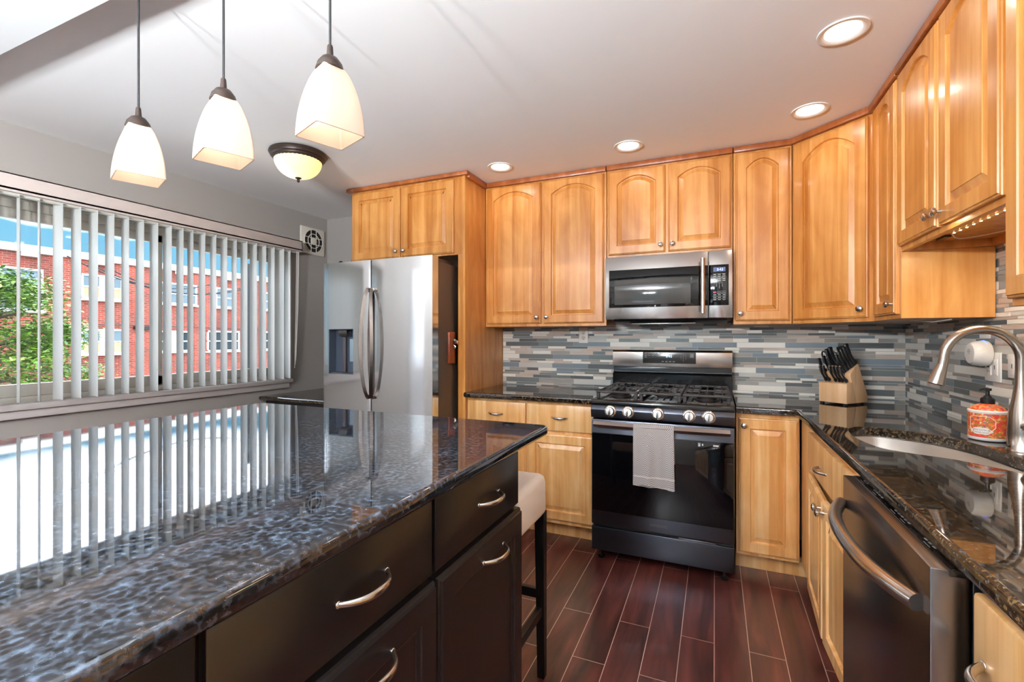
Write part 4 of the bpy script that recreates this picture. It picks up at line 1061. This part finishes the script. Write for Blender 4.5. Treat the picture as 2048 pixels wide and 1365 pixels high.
for k, (cx_, sg) in enumerate(((-.036, -1), (.020, 1))):
    b = B(); c_ = Vector((cx_-.012, -.025, .062)); pts = []
    for i in range(21):
        a = 2*PI*i/20; pts.append(c_+Vector((.0155*math.cos(a)+.010*math.sin(a)*-.6, -.012*math.sin(a), .034*math.sin(a))))
    b.tube(pts, .0042, 8); b.tube([Vector((0, 0, 0)), Vector((cx_*.35, -.006, .02)), c_+Vector((.004*sg, .008, -.034))], .0055, 8); b.build('loop_handle', M['blk_plastic'], t, smooth=60)

# ------------------------------------------------------------------ LED strip and wiring under the sink cabinet
t = thing('led_strip', 'warm LED light strip with wires on the underside of the cabinet above the sink', 'light strip', (.82, 2.28, CZ+.3945))
B().box(-.004, .004, -.60, .0, 0, .0014).build('tape', M['white_plastic'], t, smooth=0)
b = B()
for i in range(12): b.box(-.0025, .0025, -.022-i*.048, -.017-i*.048, -.0018, .0, 0)
b.build('diodes', M['led'], t, smooth=0)
lamp('AREA', (0, -.30, -.006), 1.0, (1, .84, .6), t, size=.25)
b = B(); b.tube([(0, 0, .0), (.03, .06, -.004), (.06, .10, -.004), (.10, .06, -.006), (.15, -.05, -.006), (.165, -.16, -.006), (.19, -.18, -.02)], .0024, 6); b.tube([(.19, -.18, -.03), (.17, -.2, -.045), (.17, -.23, -.05), (.19, -.24, -.035)], .003, 6)
b.build('wire', M['white_plastic'], t)
B().box(-.01, .01, .03, .11, -.006, .0).build('connector', M['blk_plastic'], t, smooth=0)
b = B()
b.tube([(.80, 2.62, ZU-.004), (.86, 2.57, ZU-.014), (.90, 2.50, ZU-.004)], .002, 6); b.tube([(.90, 2.78, ZU-.003), (.93, 2.70, ZU-.012), (.95, 2.64, ZU-.003)], .002, 6)
o = b.build('loose_wire', M['white_plastic']); tag(o, 'thin white wires looping under the corner wall cabinets', 'wire')

# ------------------------------------------------------------------ ceiling lamps
t0 = None
rec = [(.440, 2.10, 'recessed ceiling light closest to the camera, upper right of the photo'), (.438, 2.76, 'recessed ceiling light in front of the diagonal corner cabinet'), (-.476, 2.84, 'recessed ceiling light in front of the microwave cabinet'), (-1.322, 2.845, 'recessed ceiling light beside the fridge cabinet')]
rec += [(.44, .2, 'added unseen recessed ceiling light behind the camera, right side'), (-1.9, -1.4, 'added unseen recessed ceiling light behind the camera, left side'), (-.3, -1.6, 'added unseen recessed ceiling light behind the camera, middle')]  # extra lights out of view, added to brighten the room
for x_, y_, lb in rec:
    if t0 is None:
        t0 = t = thing('recessed_light', lb, 'ceiling light', (x_, y_, ZC))
        B().loft([[(r_*math.cos(2*PI*i/40), r_*math.sin(2*PI*i/40), z_) for i in range(40)] for r_, z_ in ((.084, -.001), (.083, -.006), (.072, -.007), (.066, -.004), (.058, -.001))], False, False).build('trim_ring', M['white_plastic'], t, smooth=60)
        B().lathe([(.001, -.0005), (.058, -.0005), (.060, -.002), (.055, -.0035), (.001, -.0035)], 40).build('lens', M['lens'], t, smooth=60)
        lamp('AREA', (0, 0, -.02), .21, (1, .93, .85), t, size=.11)
    else:
        t = dup(t0); t.location = (x_, y_, ZC); t['label'] = lb
# chandelier behind the camera (its lights show in the microwave glass)
t = thing('chandelier', 'bronze chandelier with up-facing glass shades behind the camera', 'chandelier', (-1.0, -1.2, ZC-.32))
b = B(); b.tube([(0, 0, .319), (0, 0, -.52)], .010, 8); b.lathe([(.06, .318), (.055, .30), (.01, .29)], 20); b.sphere((0, 0, -.52), .045)
for k in range(5):
    a = 2*PI*k/5; b.tube([(0, 0, -.50), (.12*math.cos(a), .12*math.sin(a), -.56), (.24*math.cos(a), .24*math.sin(a), -.52), (.27*math.cos(a), .27*math.sin(a), -.46)], .008, 8)
b.build('frame', M['bronze'], t)
for k in range(5):
    a = 2*PI*k/5
    B().lathe([(.02, -.46), (.05, -.44), (.065, -.38), (.07, -.34), (.067, -.34), (.062, -.38), (.047, -.437), (.018, -.455)], 20, cap=False).build('glass_shade', M['shade'], t, (.27*math.cos(a), .27*math.sin(a), 0))
    lamp('POINT', (.27*math.cos(a), .27*math.sin(a), -.36), CHW, (.90, .955, 1), t, rad=.05)
# flush dome light
t = thing('flush_ceiling_light', 'bronze rimmed flush ceiling light with a ribbed amber glass bowl', 'ceiling light', (-2.38, 2.14, ZC))
b = B(); b.lathe([(.165, -.001), (.168, -.012), (.160, -.022), (.158, -.03), (.148, -.036), (.145, -.046), (.136, -.052), (.120, -.050), (.05, -.02)], 44, cap=False); b.build('rim', M['bronze'], t, smooth=40)
b = B(); n = 72; loops = []
for k in range(13):
    q = k/12; r_ = .136*math.cos(q*PI/2*.985)**.8; z_ = -.048-.105*math.sin(q*PI/2)**1.15
    loops.append([((r_*(1+(.018 if (i % 2) else 0)*(1-q)))*math.cos(2*PI*i/n) for _ in (0,)).__next__() and ((r_*(1+(.018 if (i % 2) else 0)*(1-q)))*math.cos(2*PI*i/n), (r_*(1+(.018 if (i % 2) else 0)*(1-q)))*math.sin(2*PI*i/n), z_) for i in range(n)])
b.loft(loops, False, True); b.build('glass_bowl', M['dome'], t, smooth=60)
B().lathe([(.001, -.150), (.018, -.151), (.020, -.156), (.011, -.160), (.007, -.166), (.010, -.172), (.006, -.180), (.001, -.182)], 16).build('finial', M['bronze'], t)
lamp('POINT', (-.045, -.03, -.085), .5, (1, .88, .68), t, rad=.03)
# pendants
T = .735; px = [(-2.304*T, 1.220*T), (-1.745*T, 1.215*T), (-1.211*T, 1.222*T)]
def shade_bm():
    b = B(); zt2, zb3 = -.060, -.232+.006; loops = []
    def sq(hw_, z_, r_=.10):
        o = []
        for k in range(4):
            a0 = PI/2*k
            cxs = (hw_-hw_*r_)
            c_ = (cxs*(1 if k in (0, 3) else -1), cxs*(1 if k in (0, 1) else -1))
            for j in range(4): a = a0+PI/2*j/3; o.append((c_[0]+hw_*r_*math.cos(a), c_[1]+hw_*r_*math.sin(a), z_))
        return o
    prof = []
    for k in range(11):
        q = k/10; prof.append((.0285+.0345*math.sin(q**.85*PI/2*.98)**.95, zt2+(zb3-zt2)*q))
    for hw_, z_ in prof: loops.append(sq(hw_, z_))
    for hw_, z_ in prof[::-1]: loops.append(sq(hw_-.0035, z_+(.0 if z_ < zt2-.001 else -.003)))
    b.loft(loops, False, True); return b
p0 = None
for i, (x_, y_) in enumerate(px):
    lb = ['leftmost of the three square frosted-glass pendant lights', 'middle of the three square frosted-glass pendant lights', 'rightmost of the three square frosted-glass pendant lights'][i]
    if p0 is None:
        p0 = t = thing('pendant_light', lb, 'pendant lamp', (x_, y_, CZ+T), math.radians(-20), 'pendant lights over the island')
        hc = ZC-CZ-T
        B().tube([(0, 0, 0), (0, 0, hc)], .0033, 8).build('cord', M['cord'], t)
        B().lathe([(.055, hc-.001), (.055, hc-.012), (.04, hc-.022), (.008, hc-.026)], 24).build('canopy', M['bronze'], t)
        B().lathe([(.0055, .004), (.007, .0), (.0085, -.022), (.010, -.026), (.020, -.030), (.030, -.044), (.035, -.061), (.001, -.061)], 24).build('socket_cap', M['bronze'], t, smooth=40)
        shade_bm().build('glass_shade', M['shade'], t, smooth=50)
        B().sphere((0, 0, -.125), .024, (1, 1, 1.25)).build('bulb', M['bulb'], t)
        lamp('POINT', (0, 0, -.15), .16, (1, .93, .86), t, rad=.03)
    else:
        t = dup(p0); t.location = (x_, y_, CZ+T); t['label'] = lb

# ------------------------------------------------------------------ outside
o = struct(B().box(-60, -3.9, -30, 60, -3.4, -3.3).build('ground', mat('concrete', (190, 188, 182), .9), smooth=0))
BXW = -22
t = thing('apartment_building', 'long red brick apartment building with white parapet across the street', 'building', (BXW, 12, -3.3))
def L2(y, z): return (y-12, z+3.3+CZ)
b = B(); b.box(-8, 0, -20, 30, 0, 3.02+3.3+CZ); b.build('wall', M['brick'], t, smooth=0)
b = B(); b.box(-8.1, .10, -20.1, 30.1, L2(0, 3.0)[1], L2(0, 3.26)[1], .02); b.build('parapet', M['coping'], t, smooth=0)
wins = [(6.6, 8.62, .95, 2.44, 1, 'g'), (9.72, 11.05, 1.50, 2.46, 2, 'c'), (12.45, 14.0, 1.5, 2.45, 2, 'g'), (14.9, 15.75, 1.48, 2.45, 1, 'g'), (17.4, 18.9, 1.5, 2.45, 2, 'g'), (20.4, 21.9, 1.5, 2.45, 2, 'c'),
        (6.0, 7.4, -.62, .36, 1, 'd'), (9.70, 11.1, -.62, .36, 2, 'm'), (12.35, 13.7, -.60, .33, 2, 'd'), (14.5, 16.1, -.63, .36, 2, 'd'), (17.4, 18.9, -.62, .36, 2, 'd'), (20.4, 21.9, -.62, .36, 2, 'm'), (2.4, 3.9, 1.5, 2.45, 2, 'g'), (2.4, 3.9, -.62, .36, 2, 'd')]
for (y0, y1, z0, z1, n, k) in wins:
    a, c_ = L2(y0, 0)[0], L2(y1, 0)[0]; zz0, zz1 = L2(0, z0)[1], L2(0, z1)[1]; w_ = (c_-a)/n
    b = B(); b.box(0, .09, a, c_, zz0, zz0+.07); b.box(0, .07, a, c_, zz1-.07, zz1); b.box(.0, .14, a-.05, c_+.05, zz0-.05, zz0+.01)
    for i in range(n+1): q = a+w_*i; d_ = .10 if 0 < i < n else .05; b.box(0, .08, q-d_ if i else q, q+d_ if i < n else q, zz0, zz1)
    for i in range(n): b.box(0, .06, a+w_*i, a+w_*(i+1), (zz0+zz1)/2-.025, (zz0+zz1)/2+.025)
    f_ = b.build('window', M['bwin'], t, smooth=0)
    b = B(); b.box(.0, .03, a+.03, c_-.03, (zz0+zz1)/2, zz1-.03); b.build('pane', M['bglass'] if k != 'd' else M['bglass_dk'], f_, smooth=0)
    b = B(); b.box(.0, .03, a+.03, c_-.03, zz0+.03, (zz0+zz1)/2); b.build('pane', M['bcurtain'] if k in 'cm' else (M['bglass'] if k == 'g' else M['bglass_dk']), f_, smooth=0)
for yy in (8.27, 10.37, 13.3, 15.6):
    a, zz = L2(yy, 2.95); B().box(0, .18, a-.22, a+.22, zz-.09, zz+.07, .01).build('roof_vent', M['coping'], t, smooth=0)
b = B(); a, zz = L2(11.75, .42); b.box(0, .15, a-.30, a+.30, zz-.06, zz+.08, .01); b.tube([(.1, a-2.5, zz+.1), (.1, a, zz+.12), (.1, a+6, zz+.02)], .018, 6); b.build('service_bracket', M['dark_hole'], t, smooth=0)
# wires in front of the window
b = B()
for (ya, yb_, za, zb_, sg) in ((2.2, 3.9, .72, .60, .18), (2.35, 4.1, .68, .72, .22), (2.5, 3.5, .66, .62, .12)):
    b.tube([(-5.2, ya+(yb_-ya)*i/20, CZ+za+(zb_-za)*i/20-sg*4*(i/20)*(1-i/20)) for i in range(21)], .006, 6)
b.box(-5.23, -5.17, 3.87, 3.93, -3.3, CZ+.9)
o = b.build('utility_cables', M['cord']); tag(o, 'dark cables sagging in loops outside the window against the sky', 'cable')
# tree
t = thing('street_tree', 'bright green leafy tree at the left in front of the brick building', 'tree', (-16, 4.62, -3.3))
b = B(); b.tube([(0, 0, 0), (.1, .1, 2.0), (0, 0, 4.0)], [.22, .17, .10], 10)
for k in range(9):
    a = k*2.4; zz = 2.2+k*.28; b.tube([(0, 0, zz), (.8*math.cos(a), .8*math.sin(a), zz+.5), (1.7*math.cos(a), 1.7*math.sin(a), zz+.7)], [.07, .05, .02], 6)
b.build('trunk', M['bark'], t)
b = B(); rnd = random.Random(4)
cl = []
for k in range(230):
    a = rnd.random()*2*PI; zz = rnd.uniform(2.6, 6.1); R2 = 2.55*math.sqrt(max(.05, 1-((zz-3.9)/2.5)**2)); rr = R2*math.sqrt(rnd.uniform(.25, 1)); cl.append((rr*math.cos(a), rr*math.sin(a), zz))
for (cx_, cy_, cz_) in cl:
    for j in range(150):
        p = Vector((cx_+rnd.gauss(0, .26), cy_+rnd.gauss(0, .26), cz_+rnd.gauss(0, .10))); s_ = rnd.uniform(.045, .085)
        u = Vector((rnd.uniform(-1, 1), rnd.uniform(-1, 1), rnd.uniform(-.35, .35))).normalized(); v = u.cross(Vector((rnd.uniform(-.5, .5), rnd.uniform(-.5, .5), 1))).normalized()
        b.mi = rnd.choice((0, 0, 1, 1, 2, 3))
        vs = [b.bm.verts.new(p+u*s_), b.bm.verts.new(p+v*s_*.5), b.bm.verts.new(p-u*s_), b.bm.verts.new(p-v*s_*.5)]
        b.bm.faces.new(vs).material_index = b.mi
o = b.build('foliage', LEAF, t, smooth=0, norm=False)
